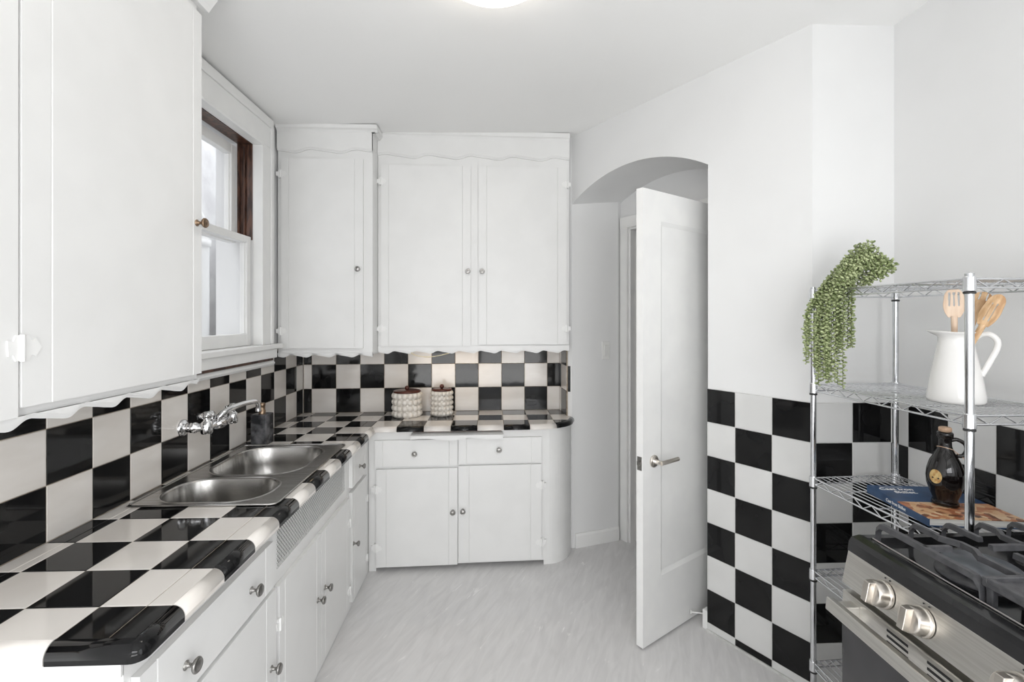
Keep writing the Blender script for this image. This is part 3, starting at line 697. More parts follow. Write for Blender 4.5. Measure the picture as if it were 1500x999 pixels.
# ------------------------------------------------------------------ sink
t = thing('kitchen_sink', (-.96, 2.02, .82), 'stainless steel double-bowl sink set into the checkered worktop', 'sink')
mb = MB(); SX0, SX1, SY0, SY1 = -1.212, -.725, 1.642, 2.405; ZS = .8405
def bowl_loop(cx_, cy_, hx, hy, r, angs):
    out = []
    for a in angs:
        dx, dy = cos(a), sin(a)
        # ray to rounded rectangle
        lo, hi = 0, 2
        for _ in range(28):
            m_ = (lo+hi)/2; x, y = abs(dx*m_), abs(dy*m_)
            qx, qy = x-(hx-r), y-(hy-r)
            ins = (x <= hx and y <= hy) and not (qx > 0 and qy > 0 and qx*qx+qy*qy > r*r)
            if ins: lo = m_
            else: hi = m_
        out.append((cx_+dx*lo, cy_+dy*lo))
    return out
def add_bowl(x0, x1, y0, y1, ry0, ry1, depth, r):
    cx_, cy_ = (x0+x1)/2, (y0+y1)/2; hx, hy = (x1-x0)/2, (y1-y0)/2
    angs = [2*pi*i/72 for i in range(72)]
    for X, Y in ((SX0, ry0), (SX1, ry0), (SX1, ry1), (SX0, ry1)): angs.append(atan2(Y-cy_, X-cx_) % (2*pi))
    angs = sorted(set(round(a, 6) for a in angs)); n_ = len(angs)
    outer = []
    for a in angs:
        dx, dy = cos(a), sin(a); ts = []
        if abs(dx) > 1e-9: ts.append(((SX1 if dx > 0 else SX0)-cx_)/dx)
        if abs(dy) > 1e-9: ts.append(((ry1 if dy > 0 else ry0)-cy_)/dy)
        m_ = min(q for q in ts if q > 0); outer.append((cx_+dx*m_, cy_+dy*m_))
    loops = [[(x, y, ZS) for x, y in outer]]
    def lp(ins, z, rr): return [(x, y, z) for x, y in bowl_loop(cx_, cy_, hx-ins, hy-ins, max(rr, .02), angs)]
    loops += [lp(-.012, ZS, r+.012), lp(-.008, ZS+.0022, r+.008), lp(-.003, ZS+.0015, r+.003), lp(0, ZS-.006, r), lp(.006, ZS-depth*.5, r), lp(.012, ZS-depth+.03, r), lp(.022, ZS-depth+.009, r-.01), lp(.045, ZS-depth, r-.03)]
    o = len(mb.v)
    for L_ in loops: mb.v += L_
    for i in range(len(loops)-1):
        for q in range(n_):
            q2 = (q+1) % n_
            mb.f.append([o+i*n_+q, o+i*n_+q2, o+(i+1)*n_+q2, o+(i+1)*n_+q]); mb.mi.append(0); mb.sm.append(i > 0)
    mb.f.append([o+(len(loops)-1)*n_+q for q in range(n_)]); mb.mi.append(0); mb.sm.append(False)
    return cx_, cy_, ZS-depth
dn = add_bowl(-1.165, -.800, 1.672, 1.915, SY0, 1.935, .17, .105)
df = add_bowl(-1.165, -.790, 1.955, 2.365, 1.935, SY1, .15, .12)
# rolled outer rim
rim = [(SX0+.02, SY0), (SX1-.02, SY0), (SX1-.006, SY0+.006), (SX1, SY0+.02), (SX1, SY1-.02), (SX1-.006, SY1-.006), (SX1-.02, SY1), (SX0+.02, SY1), (SX0+.006, SY1-.006), (SX0, SY1-.02), (SX0, SY0+.02), (SX0+.006, SY0+.006)]
mb.tube([(x, y, ZS-.0005) for x, y in rim], .0042, 8, closed=True)
mb.build('basin', M['steel'], t)
for q, nm in ((dn, 'drain'), (df, 'drain')):
    m2 = MB(); m2.lathe([(.045, 0.0005), (.045, .003), (.034, .004), (.030, .001), (.004, .0005)], (q[0], q[1], q[2]), k=24); m2.build('drain', M['chrome'], t)

# ------------------------------------------------------------------ faucet (wall mounted, two handles, swing spout)
t = thing('faucet', (XL, 2.08, 1.02), 'chrome wall-mounted two-handle faucet with a long spout over the sink', 'faucet')
fx = -1.15; zf = 1.022
mb = MB(); ya, yb = 1.985, 2.175
mb.tube([(fx, ya-.01, zf), (fx, yb+.01, zf)], .0135, 14); mb.lathe([(.021, -.028), (.024, -.01), (.024, .01), (.021, .028)], (fx, (ya+yb)/2, zf), (0, 1, 0), 20)
mb.build('bridge', M['chrome'], t)
for y in (ya, yb):
    m2 = MB(); m2.lathe([(.034, 0), (.034, .004), (.030, .010), (.020, .014), (.0175, .016), (.0175, .034), (.0215, .036), (.0215, .052), (.016, .054), (.0145, .098)], (XL, y, zf), (1, 0, 0), 24); m2.build('escutcheon', M['chrome'], t)
    m2 = MB(); m2.lathe([(.019, -.024), (.022, -.018), (.022, .018), (.018, .024), (.012, .028), (.011, .038)], (fx, y, zf), (0, 0, 1), 20); vb = m2.build('valve_body', M['chrome'], t)
    m2 = MB(); m2.lathe([(.012, .036), (.019, .040), (.022, .048), (.021, .056), (.015, .062), (.006, .065)], (fx, y, zf), (0, 0, 1), 20)
    for q in range(4):
        a = q*pi/2+.5; m2.ball((fx+.020*cos(a), y+.020*sin(a), zf+.049), .0085, 10, 6)
    m2.build('handle', M['chrome'], vb)
mb = MB(); sp = []; ys = (ya+yb)/2
P0 = Vector((fx, ys-.01, zf+.012)); pts3 = [P0, P0+Vector((.010, -.012, .016)), P0+Vector((.022, .004, .034)), P0+Vector((.036, .05, .045)), P0+Vector((.050, .11, .050)), P0+Vector((.062, .165, .048)), P0+Vector((.066, .190, .040)), P0+Vector((.067, .200, .022)), P0+Vector((.067, .202, .004))]
fine = []
for i in range(len(pts3)-1):
    p0 = pts3[max(i-1, 0)]; p1 = pts3[i]; p2 = pts3[i+1]; p3 = pts3[min(i+2, len(pts3)-1)]
    for q in range(5):
        s_ = q/5; fine.append(.5*((2*p1)+(-p0+p2)*s_+(2*p0-5*p1+4*p2-p3)*s_*s_+(-p0+3*p1-3*p2+p3)*s_**3))
fine.append(pts3[-1]); mb.tube(fine, [.013-.003*i/len(fine) for i in range(len(fine))], 14)
mb.lathe([(.0125, -.006), (.0125, .006)], pts3[-1], (0, 0, 1), 16); mb.build('spout', M['chrome'], t)

# ------------------------------------------------------------------ soap dispenser
t = thing('soap_dispenser', (-1.150, 2.452, ZC), 'square dark grey marble soap dispenser with bronze pump beside the sink', 'soap dispenser'); t.rotation_euler = (0, 0, radians(-6))
mb = MB(); mb.box(-.040, .040, -.034, .034, 0, .150); mb.build('bottle', M['marble'], t, bevel=.004, world=False)
mb = MB(); mb.lathe([(.016, .150), (.016, .166), (.0135, .168), (.0135, .186), (.015, .188), (.015, .200), (.012, .203)], (0, 0, 0), k=20); mb.tube([(0, 0, .195), (-.012, .028, .196), (-.015, .036, .190)], .0045, 8); mb.build('pump', M['bronze'], t, world=False)

# ------------------------------------------------------------------ canisters
def canister(x, y, r, rows_, br, nb_, h, label):
    t = thing('canister', (x, y, ZC), label, 'canister', 'bobbled canisters on the back counter')
    mb = MB(); mb.lathe([(r*.80, 0), (r*.84, .004), (r*.84, h-.004), (r*.80, h)], k=40)
    for i in range(rows_):
        z = br*.98+i*(h-2*br*.95)/(rows_-1)
        for k_ in range(nb_):
            a = 2*pi*k_/nb_+.1; mb.ball(((r-br)*cos(a), (r-br)*sin(a), z), br, 12, 8)
    mb.build('jar', M['ceramic'], t, world=False)
    mb = MB(); mb.lathe([(r*.86, h), (r*.88, h+.003), (r*.88, h+.008), (r*.84, h+.011), (.004, h+.012)], k=40); ld = mb.build('lid', M['lid'], t, world=False)
    mb = MB(); mb.lathe([(.005, h+.010), (.005, h+.016)], k=12); mb.ball((0, 0, h+.026), .0145, 16, 10); mb.build('knob', M['lid'], ld, world=False)
canister(-.548, 3.098, .098, 4, .0205, 15, .153, 'wider cream bobble-textured canister with dark red wooden lid')
canister(-.330, 3.125, .074, 5, .0165, 14, .158, 'narrower cream bobble-textured canister with dark red wooden lid')

# ------------------------------------------------------------------ door
t = thing('panel_door', (.656, 2.09, .008), 'white single-panel door standing open through the archway', 'door')
FDo = Fr((.656, 2.09), (.825, .565), (.565, -.825)); DW = .735
mb = MB(); z0, z1 = .012, 2.035; st, rb, rt = .128, .292, .135; TD = -.035
fbox(mb, FDo, 0, st, z0, z1, TD, 0); fbox(mb, FDo, DW-st+.03, DW, z0, z1, TD, 0); fbox(mb, FDo, st, DW-st+.03, z0, z0+rb-.012, TD, 0); fbox(mb, FDo, st, DW-st+.03, z1-rt, z1, TD, 0)
fbox(mb, FDo, st, DW-st+.03, z0+rb-.012, z1-rt, TD+.010, -.011)
leaf = mb.build('leaf', M['trim'], t)
mb = MB()   # sloped sticking around the recessed panel
a0, a1, b0, b1 = st, DW-st+.03, z0+rb-.012, z1-rt; s_ = .018
q = [FDo(a0, b0, 0), FDo(a1, b0, 0), FDo(a1, b1, 0), FDo(a0, b1, 0), FDo(a0+s_, b0+s_, -.0105), FDo(a1-s_, b0+s_, -.0105), FDo(a1-s_, b1-s_, -.0105), FDo(a0+s_, b1-s_, -.0105)]
mb.add(q, [(0, 1, 5, 4), (1, 2, 6, 5), (2, 3, 7, 6), (3, 0, 4, 7)]); mb.build('panel_moulding', M['trim'], t)
mb = MB(); hu, hz = .074, .822; c = FDo(hu, hz, 0)
mb.lathe([(.027, 0), (.027, .006), (.025, .009), (.011, .010), (.0105, .045)], c, FDo.n, 28)
mb.tube([FDo(hu-.004, hz, .044), FDo(hu+.02, hz, .046), FDo(hu+.118, hz, .046)], .0095, 14)
o = mb.build('lever_handle', M['knob_r'], t); o['label'] = 'satin nickel lever handle'
mb = MB(); fbox(mb, FDo, -.0015, .001, hz-.032, hz+.028, -.030, -.006); fbox(mb, FDo, -.011, 0, hz-.008, hz+.008, -.024, -.012); mb.build('latch', M['nickel'], t)
mb = MB(); hu2 = DW+.004
for z in (.25, 1.05, 1.80): mb.tube([FDo(hu2, z-.045, TD-.003), FDo(hu2, z+.045, TD-.003)], .006, 8)
mb.build('hinge', M['nickel'], t)
t = thing('door_stop', (.985, 2.21, .05), 'white peg door stop between the open door and the tiled corner', 'door stop')
mb = MB(); p0 = Vector(FA(UB-.026, .052, -.03)); p1 = Vector(FDo(.345, .052, .0075)); mb.tube([p0, p1], .0035, 8); mb.lathe([(.011, 0), (.011, .004)], p0, (p1-p0), 14)
mb.build('rod', M['trim'], t); mb = MB(); mb.lathe([(.007, -.008), (.009, -.006), (.009, 0)], p1, (p1-p0), 14); mb.build('tip', M['plastic'], t)

# light switch on the passage jamb
t = thing('light_switch', (.757, 3.128, 1.19), 'white rocker light switch on the side of the arched passage', 'switch')
mb = MB(); us0 = .245; fbox(mb, FJ, us0-.028, us0+.028, 1.19, 1.308, 0, .006); mb.build('plate', M['plastic'], t, bevel=.002)
mb = MB(); fbox(mb, FJ, us0-.014, us0+.014, 1.215, 1.283, .006, .010); mb.build('rocker', M['plastic'], t, bevel=.002)

# ------------------------------------------------------------------ ceiling light
t = thing('ceiling_light', (0, 1.517, ceil_z(0)), 'round glowing opal glass light flush on the ceiling', 'ceiling light'); cz_ = ceil_z(0)
mb = MB(); mb.lathe([(.150, 0), (.150, -.012), (.14, -.014)], (0, 1.517, cz_), k=40); mb.build('base', M['trim'], t)
mb = MB(); mb.lathe([(.186*cos(a), -.013-.085*sin(a)) for a in [radians(90*i/12) for i in range(13)]], (0, 1.517, cz_), k=48); mb.build('lamp_shade', M['lamp'], t)

# ------------------------------------------------------------------ wire shelving
t = thing('wire_shelving', (1.35, 1.44, 0), 'chrome wire shelving unit with five tiers in the tiled niche', 'shelving')
PL, PR, PF, PG = (1.172, 1.722), (1.500, 1.742), (1.190, 1.160), (1.520, 1.160)
SH = [.203, .538, .877, 1.219, 1.562]
for p in (PL, PR, PF, PG):
    mb = MB(); mb.tube([(*p, .02), (*p, 1.575)], .0095, 18)
    po = mb.build('post', M['post'], t)
    mb = MB(); mb.lathe([(.006, 0), (.017, .002), (.017, .012), (.010, .02)], (*p, 0), k=16); mb.build('foot', M['rubber'], po)
for z in SH:
    mb = MB()
    cor = [Vector((*p, z)) for p in (PL, PR, PG, PF)]
    for i in range(4):
        a, b_ = cor[i], cor[(i+1) % 4]; d_ = (b_-a).normalized(); a = a+d_*.012; b_ = b_-d_*.012
        mb.tube([a, b_], .0030, 6); dn_ = Vector((0, 0, -.022)); mb.tube([a+dn_, b_+dn_], .0030, 6)
        n_ = max(4, int((b_-a).length/.034)); zz = []
        for q in range(n_+1): zz.append(a+(b_-a)*q/n_+(dn_ if q % 2 else Vector((0, 0, 0))))
        mb.tube(zz, .0021, 5)
    nwx = 15
    for i in range(1, nwx):      # long wires front to back
        s_ = i/nwx; pa = Vector((PF[0]+(PG[0]-PF[0])*s_, PF[1]+(PG[1]-PF[1])*s_, z+.002)); pb = Vector((PL[0]+(PR[0]-PL[0])*s_, PL[1]+(PR[1]-PL[1])*s_, z+.002)); mb.tube([pa, pb], .0017, 5)
    for s_ in (.25, .5, .75):
        pa = Vector((PF[0]+(PL[0]-PF[0])*s_, PF[1]+(PL[1]-PF[1])*s_, z-.002)); pb = Vector((PG[0]+(PR[0]-PG[0])*s_, PG[1]+(PR[1]-PG[1])*s_, z-.002)); mb.tube([pa, pb], .0026, 6)
    sh = mb.build('shelf', M['wire'], t)
    for p in (PL, PR, PF, PG):
        mb = MB(); mb.lathe([(.0118, -.026), (.0135, -.024), (.0128, .010), (.0118, .012)], (*p, z-.006), k=20, smooth=False); co = mb.build('collar', M['wire'], sh)
        mb = MB(); mb.lathe([(.0110, -.038), (.0128, -.037), (.0128, -.033), (.0110, -.032)], (*p, z), k=20, smooth=False); mb.build('sleeve', M['rubber'], sh)

# ------------------------------------------------------------------ pitcher and wooden tools
PC = (1.328, 1.335); ZP = 1.2225
t = thing('pitcher', (*PC, ZP), 'white enamel pitcher with a flared rim, standing on the second shelf', 'pitcher')
mb = MB(); prof_p = [(.054, 0), (.0635, .002), (.0655, .008), (.0645, .02), (.0585, .065), (.049, .120), (.0415, .160), (.0385, .178), (.0395, .188)]
k_ = 48; o = 0; hdir = radians(-45)       # handle points to the right, spout to the left
def rimfac(a, amt):                       # widen towards the spout side
    d_ = cos(a-(hdir+pi)); return 1+amt*max(0, d_)**2
loops = []
for r, h in prof_p: loops.append([(r*cos(2*pi*j/k_), r*sin(2*pi*j/k_), h) for j in range(k_)])
for r, h, amt, up in [(.045, .195, .20, .001), (.050, .199, .28, .003), (.0515, .2015, .30, .004), (.049, .2015, .28, .004), (.042, .197, .18, .001), (.0375, .186, .05, 0), (.0395, .160, 0, 0), (.047, .12, 0, 0), (.0625, .02, 0, 0), (.010, .012, 0, 0)]:
    loops.append([(r*rimfac(2*pi*j/k_, amt)*cos(2*pi*j/k_), r*rimfac(2*pi*j/k_, amt)*sin(2*pi*j/k_), h+up*max(0, cos(2*pi*j/k_-(hdir+pi)))) for j in range(k_)])
for L_ in loops: mb.v += L_
for i in range(len(loops)-1):
    for j in range(k_): mb.f.append([i*k_+j, i*k_+(j+1) % k_, (i+1)*k_+(j+1) % k_, (i+1)*k_+j]); mb.mi.append(0); mb.sm.append(True)
mb.f.append(list(range(k_))); mb.mi.append(0); mb.sm.append(False)
mb.build('body', M['enamel'], t, world=False)
hd = Vector((cos(hdir), sin(hdir), 0)); hp = []
def cat(pts, n_=6):
    out = []
    for i in range(len(pts)-1):
        p0, p1, p2, p3 = pts[max(i-1, 0)], pts[i], pts[i+1], pts[min(i+2, len(pts)-1)]
        for q in range(n_):
            s_ = q/n_; out.append(.5*((2*p1)+(-p0+p2)*s_+(2*p0-5*p1+4*p2-p3)*s_*s_+(-p0+3*p1-3*p2+p3)*s_**3))
    out.append(pts[-1]); return out
hp = cat([hd*.038+Vector((0, 0, .180)), hd*.052+Vector((0, 0, .194)), hd*.070+Vector((0, 0, .195)), hd*.084+Vector((0, 0, .180)), hd*.084+Vector((0, 0, .158)), hd*.072+Vector((0, 0, .125)), hd*.062+Vector((0, 0, .100)), hd*.053+Vector((0, 0, .080))])
mb = MB(); mb.tube(hp, [.0075]*len(hp), 12); mb.build('handle', M['enamel'], t, world=False)

def utensil(name, head, slots, L_, bend, m, label, cat_, loc, rot, roll):
    """flat wooden tool: handle along +z, head at the top"""
    t = thing(name, loc, label, cat_, 'wooden tools in the pitcher'); t.rotation_euler = rot
    mb = MB(); hw, hh = head; hb = L_-hh
    mb.tube([(0, 0, 0), (0, 0, hb*.5), (0, 0, hb+.004)], [.006, .0065, .008], 10)
    hobj = mb.build('handle', M[m], t, world=False)
    mb = MB(); N = 24; cols = 17
    def prof_w(s_):   # half width along the head
        return hw*(sin(pi*min(1, (s_*.92+.10)))**.55 if s_ < .62 else sin(pi*(.62*.92+.10))**.55*sqrt(max(0, 1-((s_-.62)/.38)**2.4)))*1.0
    def inslot(x, s_):
        for (sx, s0, s1, hw_) in slots:
            if abs(x-sx) < hw_ and s0 < s_ < s1: return True
        return False
    grid = {}
    NX = 28; NZ = 36
    def pt(i, j, top):
        s_ = j/NZ; wd = max(prof_w(s_), .002); x = wd*(2*i/NX-1)
        y = bend*(s_**2)*.5 - .0075*(1-(2*i/NX-1)**2)*sin(pi*s_)*roll + (.0018 if top else -.0018)
        return (x, y, hb+hh*s_)
    keep = set()
    for j in range(NZ):
        for i in range(NX):
            s_ = (j+.5)/NZ; x = max(prof_w(s_), .002)*(2*(i+.5)/NX-1)
            if not inslot(x, s_): keep.add((i, j))
    idx = {}
    def vid(i, j, top):
        k2 = (i, j, top)
        if k2 not in idx: idx[k2] = len(mb.v); mb.v.append(pt(i, j, top))
        return idx[k2]
    for (i, j) in keep:
        mb.f.append([vid(i, j, 1), vid(i+1, j, 1), vid(i+1, j+1, 1), vid(i, j+1, 1)]); mb.mi.append(0); mb.sm.append(True)
        mb.f.append([vid(i, j, 0), vid(i, j+1, 0), vid(i+1, j+1, 0), vid(i+1, j, 0)]); mb.mi.append(0); mb.sm.append(True)
        for (di, dj, a, b_) in ((-1, 0, (i, j), (i, j+1)), (1, 0, (i+1, j), (i+1, j+1)), (0, -1, (i, j), (i+1, j)), (0, 1, (i, j+1), (i+1, j+1))):
            if (i+di, j+dj) not in keep: mb.f.append([vid(*a, 0), vid(*b_, 0), vid(*b_, 1), vid(*a, 1)]); mb.mi.append(0); mb.sm.append(False)
    mb.build('head', M[m], t, world=False)
utensil('wooden_turner', (.024, .085), [(-.010, .38, .85, .0022), (0, .38, .85, .0022), (.010, .38, .85, .0022)], .312, .006, 'wood1',
        'pale wooden slotted turner leaning left in the white pitcher', 'utensil', (1.330, 1.338, 1.238), (radians(-2), radians(-.5), radians(-42)), 0)
utensil('wooden_spork', (.025, .075), [(-.008, .66, 1.2, .0018), (.008, .66, 1.2, .0018)], .312, .008, 'wood2',
        'brown wooden spork at the back of the white pitcher', 'utensil', (1.310, 1.356, 1.240), (radians(-4), radians(17), radians(-42)), 1)
utensil('wooden_spoon', (.021, .092), [(-.005, .18, .72, .0012), (.005, .18, .72, .0012)], .312, .014, 'wood2',
        'honey-coloured slotted wooden spoon leaning right in the white pitcher', 'utensil', (1.300, 1.350, 1.240), (radians(2), radians(23), radians(-50)), 1)

# ------------------------------------------------------------------ cookbook and oil bottle
t = thing('cookbook', (1.215, 1.300, .8815), 'blue cast iron cookbook with a food photo, lying on the wire shelf', 'book'); t.rotation_euler = (0, 0, radians(-7))
BW, BL, BT = .255, .265, .024
mb = MB(); mb.box(.003, BW-.002, .003, BL-.003, .0025, BT-.0025); mb.build('pages', M['pages'], t, world=False)
mb = MB(); mb.box(0, BW, 0, BL, 0, .0025, 0); mb.box(0, BW, BL*.46, BL, BT-.0025, BT, 0); mb.box(0, .003, 0, BL, .0025, BT-.0025, 0); mb.box(0, BW, 0, BL*.46, BT-.0025, BT, 1)
mb.build('cover', [M['blue'], M['foodpic']], t, world=False)
def text(body, size, loc, rot, m, parent, name='title', shear=.25, ext=.0003):
    cu = bpy.data.curves.new(name, 'FONT'); cu.body = body; cu.size = size; cu.shear = shear; cu.extrude = ext; cu.offset = size*.012; cu.align_x = 'CENTER'
    o = bpy.data.objects.new(name+'_curve', cu); COL.objects.link(o)
    dg = bpy.context.evaluated_depsgraph_get(); me = bpy.data.meshes.new_from_object(o.evaluated_get(dg)); bpy.data.objects.remove(o)
    me.materials.clear(); me.materials.append(m); o2 = bpy.data.objects.new(name, me); COL.objects.link(o2); o2.parent = parent; o2.location = loc; o2.rotation_euler = rot; return o2
text('Cast Iron', .027, (.066, .222, BT+.0004), (0, 0, 0), M['ink_w'], t)
text('Skillet.', .026, (.078, .195, BT+.0004), (0, 0, 0), M['ink_w'], t)
mb = MB(); mb.box(.03, .10, .249, .2502, BT, BT+.0004)
mb.build('cover_rule', M['ink_w'], t, world=False)
text('Cast Iron Skillet', .013, (-.0004, .13, BT*.3), (radians(90), 0, radians(-90)), M['ink_w'], t, name='spine_text', shear=0)

t = thing('oil_bottle', (1.352, 1.392, .906), 'dark glass oil bottle with cork and loop handle, standing on the cookbook', 'bottle')
mb = MB(); mb.lathe([(.026, 0), (.033, .002), (.032, .010), (.029, .018), (.037, .038), (.0435, .062), (.0455, .084), (.043, .106), (.036, .130), (.026, .150), (.019, .164), (.016, .176), (.0152, .196), (.0165, .200), (.0195, .204), (.0195, .214), (.017, .217), (.011, .217)], k=40); mb.build('bottle_body', M['bottle'], t, world=False)
mb = MB(); mb.lathe([(.011, .212), (.0115, .218), (.0155, .219), (.0155, .229), (.0135, .231)], k=24); mb.build('cork', M['cork'], t, world=False)
hd2 = Vector((cos(radians(-25)), sin(radians(-25)), 0))
mb = MB(); mb.tube(cat([hd2*.014+Vector((0, 0, .193)), hd2*.028+Vector((0, 0, .196)), hd2*.047+Vector((0, 0, .184)), hd2*.050+Vector((0, 0, .166)), hd2*.042+Vector((0, 0, .150)), hd2*.028+Vector((0, 0, .148))]), .0058, 10); mb.build('handle', M['bottle'], t, world=False)
mb = MB(); aL = atan2(-.86, -.50); NL = 18; vs = []      # round gold sticker wrapped on the shoulder
ring = [(0, 0)]+[(.0165*cos(2*pi*i/NL), .0205*sin(2*pi*i/NL)) for i in range(NL)]
def rbot(h):
    pr_ = [(.037, .038), (.0435, .062), (.0455, .084), (.043, .106), (.036, .130)]
    for (r0, h0), (r1, h1) in zip(pr_, pr_[1:]):
        if h0 <= h <= h1: return r0+(r1-r0)*(h-h0)/(h1-h0)
    return .05
for s_, hz_ in ring:
    h = .088+hz_; r = rbot(h)+.0008; a = aL-.75+s_/r; vs.append((r*cos(a), r*sin(a), h))
mb.add(vs, [(0, i, i % NL+1) for i in range(1, NL+1)], 0, True); mb.build('sticker', M['gold'], t, world=False)
mb = MB(); mb.tube([(.0185*cos(a), .0185*sin(a), .168-.006*cos(a-.3)) for a in [2*pi*i/20 for i in range(20)]], .0012, 5, closed=True); mb.tube(cat([Vector((.018, -.006, .164)), Vector((.045, -.03, .13)), Vector((.056, -.034, .10))]), .0012, 5); mb.build('string', M['cork'], t, world=False)

# ------------------------------------------------------------------ trailing plant
t = thing('trailing_succulent', (1.30, 1.60, 1.564), 'green string-of-beads succulent trailing off the top shelf', 'plant')
random.seed(21); lf = MB(); sm = MB()
crown = Vector((1.300, 1.585, 1.655))
def strand(pts, rr=.0052, gap=.0088):
    P = cat([Vector(p) for p in pts], 8); sm.tube(P, .0011, 4)
    # walk
    acc = 0; k2 = 0
    for i in range(len(P)-1):
        seg = P[i+1]-P[i]; L_ = seg.length; tdir = seg.normalized() if L_ > 1e-6 else Vector((0, 0, -1))
        while acc < L_:
            p = P[i]+tdir*acc; a = k2*2.4+random.random()*.6; side = tdir.orthogonal().normalized(); q = Matrix.Rotation(a, 3, tdir) @ side
            r = rr*random.uniform(.75, 1.2)
            c = p+q*(r*1.15); rot = q.to_track_quat('Z', 'Y').to_matrix()
            lf.ball(c, r, 6, 4, sc=(.72, .72, 1.25), rot=rot); k2 += 1; acc += gap*.60
        acc -= L_
for i in range(38):
    s_ = random.random(); s2_ = random.random()
    # target hanging column
    ex = 1.085+.125*s_+random.uniform(-.008, .008); ey = 1.60+.05*random.uniform(-1, 1)
    st_ = crown+Vector((random.uniform(-.05, .03), random.uniform(-.03, .03), random.uniform(-.010, .02)))
    topz = 1.485+.13*s_+random.uniform(-.02, .03)
    mid = Vector((ex+(.055+.03*s2_), ey, topz+.075+random.uniform(-.01, .015)))
    # lower ends follow the photo's ragged outline: longest in the middle-left
    if s_ < .14: ez = random.uniform(1.29, 1.38)
    elif s_ < .38: ez = random.uniform(1.235, 1.31)
    elif s_ < .72: ez = random.uniform(1.215, 1.30)
    else: ez = random.uniform(1.33, 1.42)
    strand([st_, st_+(mid-st_)*.5+Vector((0, 0, .012)), mid, Vector((ex+.008, ey, topz-.01)), Vector((ex, ey, (topz+ez)/2)), Vector((ex+random.uniform(-.004, .004), ey, ez))])
for i in range(13):       # shorter strands on the right side of the crown
    a = i/12; st_ = crown+Vector((random.uniform(-.02, .038), random.uniform(-.02, .02), random.uniform(-.012, .016)))
    e_ = Vector((1.315-.09*a+random.uniform(-.006, .006), 1.555+random.uniform(-.02, .01), 1.615-.045*a+random.uniform(-.01, .01)))
    strand([st_, (st_+e_)/2+Vector((.012, -.01, .008)), e_])
for i in range(5):
    strand([crown+Vector((.01*i-.02, 0, 0)), Vector((1.30-.01*i, 1.60, 1.63)), Vector((1.29-.01*i, 1.61, 1.572))])
lf.build('foliage', M['leaf'], t); sm.build('stems', M['stem'], t)

# ------------------------------------------------------------------ gas range
t = thing('gas_range', (1.2, .745, 0), 'stainless steel gas range with cast iron grates at the right', 'range')
RY0, RY1 = .365, 1.125
mb = MB(); mb.box(.865, 1.55, RY0+.004, RY1-.004, .09, .895); mb.build('body', M['steel_r'], t, bevel=.003)
mb = MB(); mb.box(.90, 1.54, RY0+.02, RY1-.02, .0, .09); mb.build('plinth', M['dark'], t)
mb = MB()   # black cooktop: sloped glossy front and a sunken well
prof_c = [(.850, .908), (.853, .930), (.860, .940), (.878, .944), (.892, .942), (.900, .930), (1.50, .930), (1.51, .944), (1.555, .944), (1.555, .895), (.866, .895)]
mb.prism(prof_c, lambda a, b_, h: (a, h, b_), RY0, RY1)
for y0, y1 in ((RY0, RY0+.018), (RY1-.018, RY1)): mb.box(.886, 1.53, y0, y1, .928, .943)
mb.build('cooktop', M['black_en'], t)
mb = MB(); mb.tube([(.896, RY0+.02, .9435), (.896, RY1-.02, .9435)], .0016, 6); mb.build('cooktop_trim', M['steel_r'], t)
mb = MB(); mb.prism([(.851, .908), (.835, .832), (.87, .828), (.87, .908)], lambda a, b_, h: (a, h, b_), RY0, RY1); cp = mb.build('control_panel', M['steel_r'], t, bevel=.002)
nrm = Vector((-.979, 0, .205)).normalized(); upv = Vector((.205, 0, .979))
for y in (1.008, .915, .735, .56, .468):
    c = Vector((.842, y, .868)); mb = MB()
    mb.lathe([(.0285, .001), (.0285, .006), (.0262, .008), (.0257, .026), (.0240, .030), (.0230, .0305), (.002, .0305)], c, nrm, 32)
    # grip bar across the face
    sd = Vector((0, 1, 0)); q0 = c+nrm*.028
    hw, hl, hh = .0085, .0242, .016
    vs = []
    for d_ in (0, hh):
        for sx, sy in ((-1, -1), (1, -1), (1, 1), (-1, 1)):
            k2 = .86 if d_ else 1; vs.append(q0+nrm*d_+sd*(sx*hw*k2)+upv*(sy*hl*k2))
    mb.add(vs, [(3, 2, 1, 0), (4, 5, 6, 7), (0, 1, 5, 4), (1, 2, 6, 5), (2, 3, 7, 6), (3, 0, 4, 7)])
    mb.build('knob', M['knob_r'], cp, bevel=.0015)
    for dy in (-.008, .004):
        mk = MB(); mk.ball(c+upv*(.034)+sd*dy+nrm*.0005, .0016, 8, 5); mk.build('panel_marking', M['dark'], cp)
# oven door
mb = MB(); XD = .832
mb.box(XD, .864, RY0+.006, RY1-.006, .17, .818); od = mb.build('oven_door', M['steel_r'], t, bevel=.003)
mb = MB(); mb.box(XD-.004, XD+.002, RY0+.018, RY1-.010, .20, .745); mb.build('door_glass', M['glass_d'], od, bevel=.002)
for yb_ in (.988, .893, .80, .62, .50):
    for q in range(4): mb = MB(); mb.box(XD-.0008, XD+.003, yb_-.052, yb_, .8025-q*.0125, .8075-q*.0125); mb.build('vent_slot', M['dark'], od)
mb = MB()
for y in (1.078, .41): mb.prism([(XD+.001, .765), (XD+.001, .806), (.792, .806), (.792, .785)], lambda a, b_, h: (a, h, b_), y-.014, y+.014)
mb.prism([(.778, .783), (.797, .779), (.800, .808), (.781, .812)], lambda a, b_, h: (a, h, b_), .385, 1.102)
mb.build('door_handle', M['steel_r'], od, bevel=.002)
mb = MB(); mb.box(XD, .864, RY0+.006, RY1-.006, .09, .165); mb.build('drawer', M['steel_r'], t, bevel=.003)
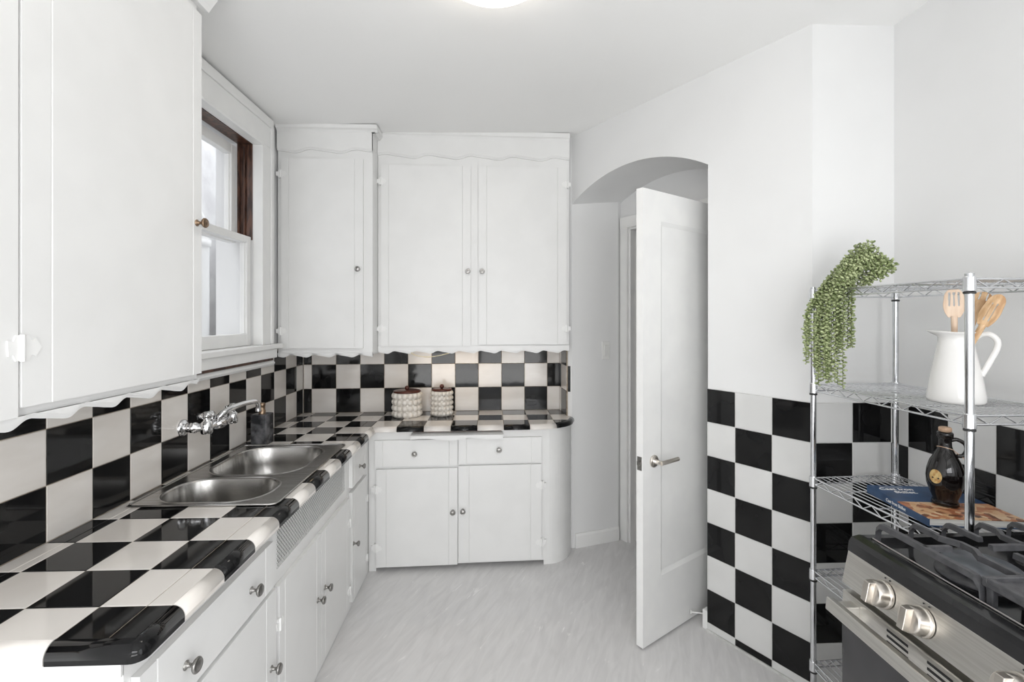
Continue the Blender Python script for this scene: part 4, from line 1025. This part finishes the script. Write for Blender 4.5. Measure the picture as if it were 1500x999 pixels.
# burners
for (x, y, r) in ((1.005, .955, .064), (1.34, .955, .048), (1.17, .745, .05), (1.005, .535, .05), (1.34, .535, .04)):
    mb = MB(); mb.lathe([(r*1.15, .930), (r*1.15, .934), (r*.9, .936), (r*.85, .950), (r*.5, .950)], (x, y, 0), k=32); bb = mb.build('burner', M['iron'], t)
    mb = MB(); mb.lathe([(r*.95, .950), (r, .952), (r, .956), (r*.93, .959), (.002, .960)], (x, y, 0), k=36); mb.build('burner_cap', M['cap'], bb)
# grates
def bar(mb, pts, w=.0062, h=.011, ztop=.985):
    """flat topped bar following pts (x,y[,z])"""
    o = len(mb.v); P = [Vector((p[0], p[1], p[2] if len(p) > 2 else ztop)) for p in pts]; N = len(P)
    for i, p in enumerate(P):
        tt = P[min(i+1, N-1)]-P[max(i-1, 0)]; tt.z = 0
        if tt.length < 1e-6: tt = Vector((0, 1, 0))
        tt.normalize(); sd = Vector((-tt.y, tt.x, 0))
        for sx, sz in ((-1, -h), (-.75, 0), (.75, 0), (1, -h)): mb.v.append(tuple(p+sd*(w*sx)+Vector((0, 0, sz))))
    for i in range(N-1):
        for q in range(4): mb.f.append([o+i*4+q, o+i*4+(q+1) % 4, o+(i+1)*4+(q+1) % 4, o+(i+1)*4+q]); mb.mi.append(0); mb.sm.append(False)
    mb.f.append([o, o+1, o+2, o+3]); mb.f.append([o+(N-1)*4+q for q in range(4)][::-1]); mb.mi += [0, 0]; mb.sm += [False, False]
def foot_end(x, y, sgn):    # curled down end
    return [(x, y+sgn*.016, .948), (x, y+sgn*.014, .972), (x, y+sgn*.004, .984)]
def grate(y0, y1, name):
    mb = MB(); ym = (y0+y1)/2
    xs_ = [.905, .985, 1.065, 1.145, 1.225, 1.305, 1.385, 1.465]
    for i, x in enumerate(xs_):
        e1 = foot_end(x, y1, 1); e0 = foot_end(x, y0, -1)[::-1]
        if i in (0, 7): bar(mb, e1+[(x, y1-.01), (x, y0+.01)]+e0, w=.0075)
        elif i in (1, 5): s_ = .016 if i == 1 else -.016; bar(mb, e1+[(x, y1-.01), (x, ym+.060), (x-s_*.2, ym+.045), (x+s_, ym+.015), (x+s_, ym-.015), (x-s_*.2, ym-.045), (x, ym-.06), (x, y0+.01)]+e0)
        elif i in (2, 6): bar(mb, e1+[(x, y1-.01), (x, ym+.035)]); bar(mb, [(x, ym-.035), (x, y0+.01)]+e0)
        elif i == 3: bar(mb, e1+[(x, y1-.01), (x, ym+.07), (x-.018, ym+.045), (x-.018, ym-.045), (x, ym-.07), (x, y0+.01)]+e0)
        else: bar(mb, e1+[(x, y1-.01), (x, y0+.01)]+e0)
    bar(mb, [(.905, ym), (.962, ym)]); bar(mb, [(1.050, ym), (1.225, ym)]); bar(mb, [(1.385, ym), (1.465, ym)]); bar(mb, [(1.225, ym), (1.30, ym)])
    return mb.build(name, M['iron'], t)
grate(.872, 1.085, 'grate'); grate(.405, .622, 'grate')
mb = MB()   # centre griddle plate over its frame
mb.box(.900, 1.475, .640, .855, .972, .982); mb.box(.900, 1.475, .640, .650, .98, .990); mb.box(.900, 1.475, .845, .855, .98, .990); mb.box(.900, .912, .65, .845, .98, .990); mb.box(1.463, 1.475, .65, .845, .98, .990)
for x in (.905, 1.46):
    for y in (.645, .84): mb.box(x, x+.012, y, y+.012, .930, .975)
mb.build('griddle_plate', M['iron'], t, bevel=.002)
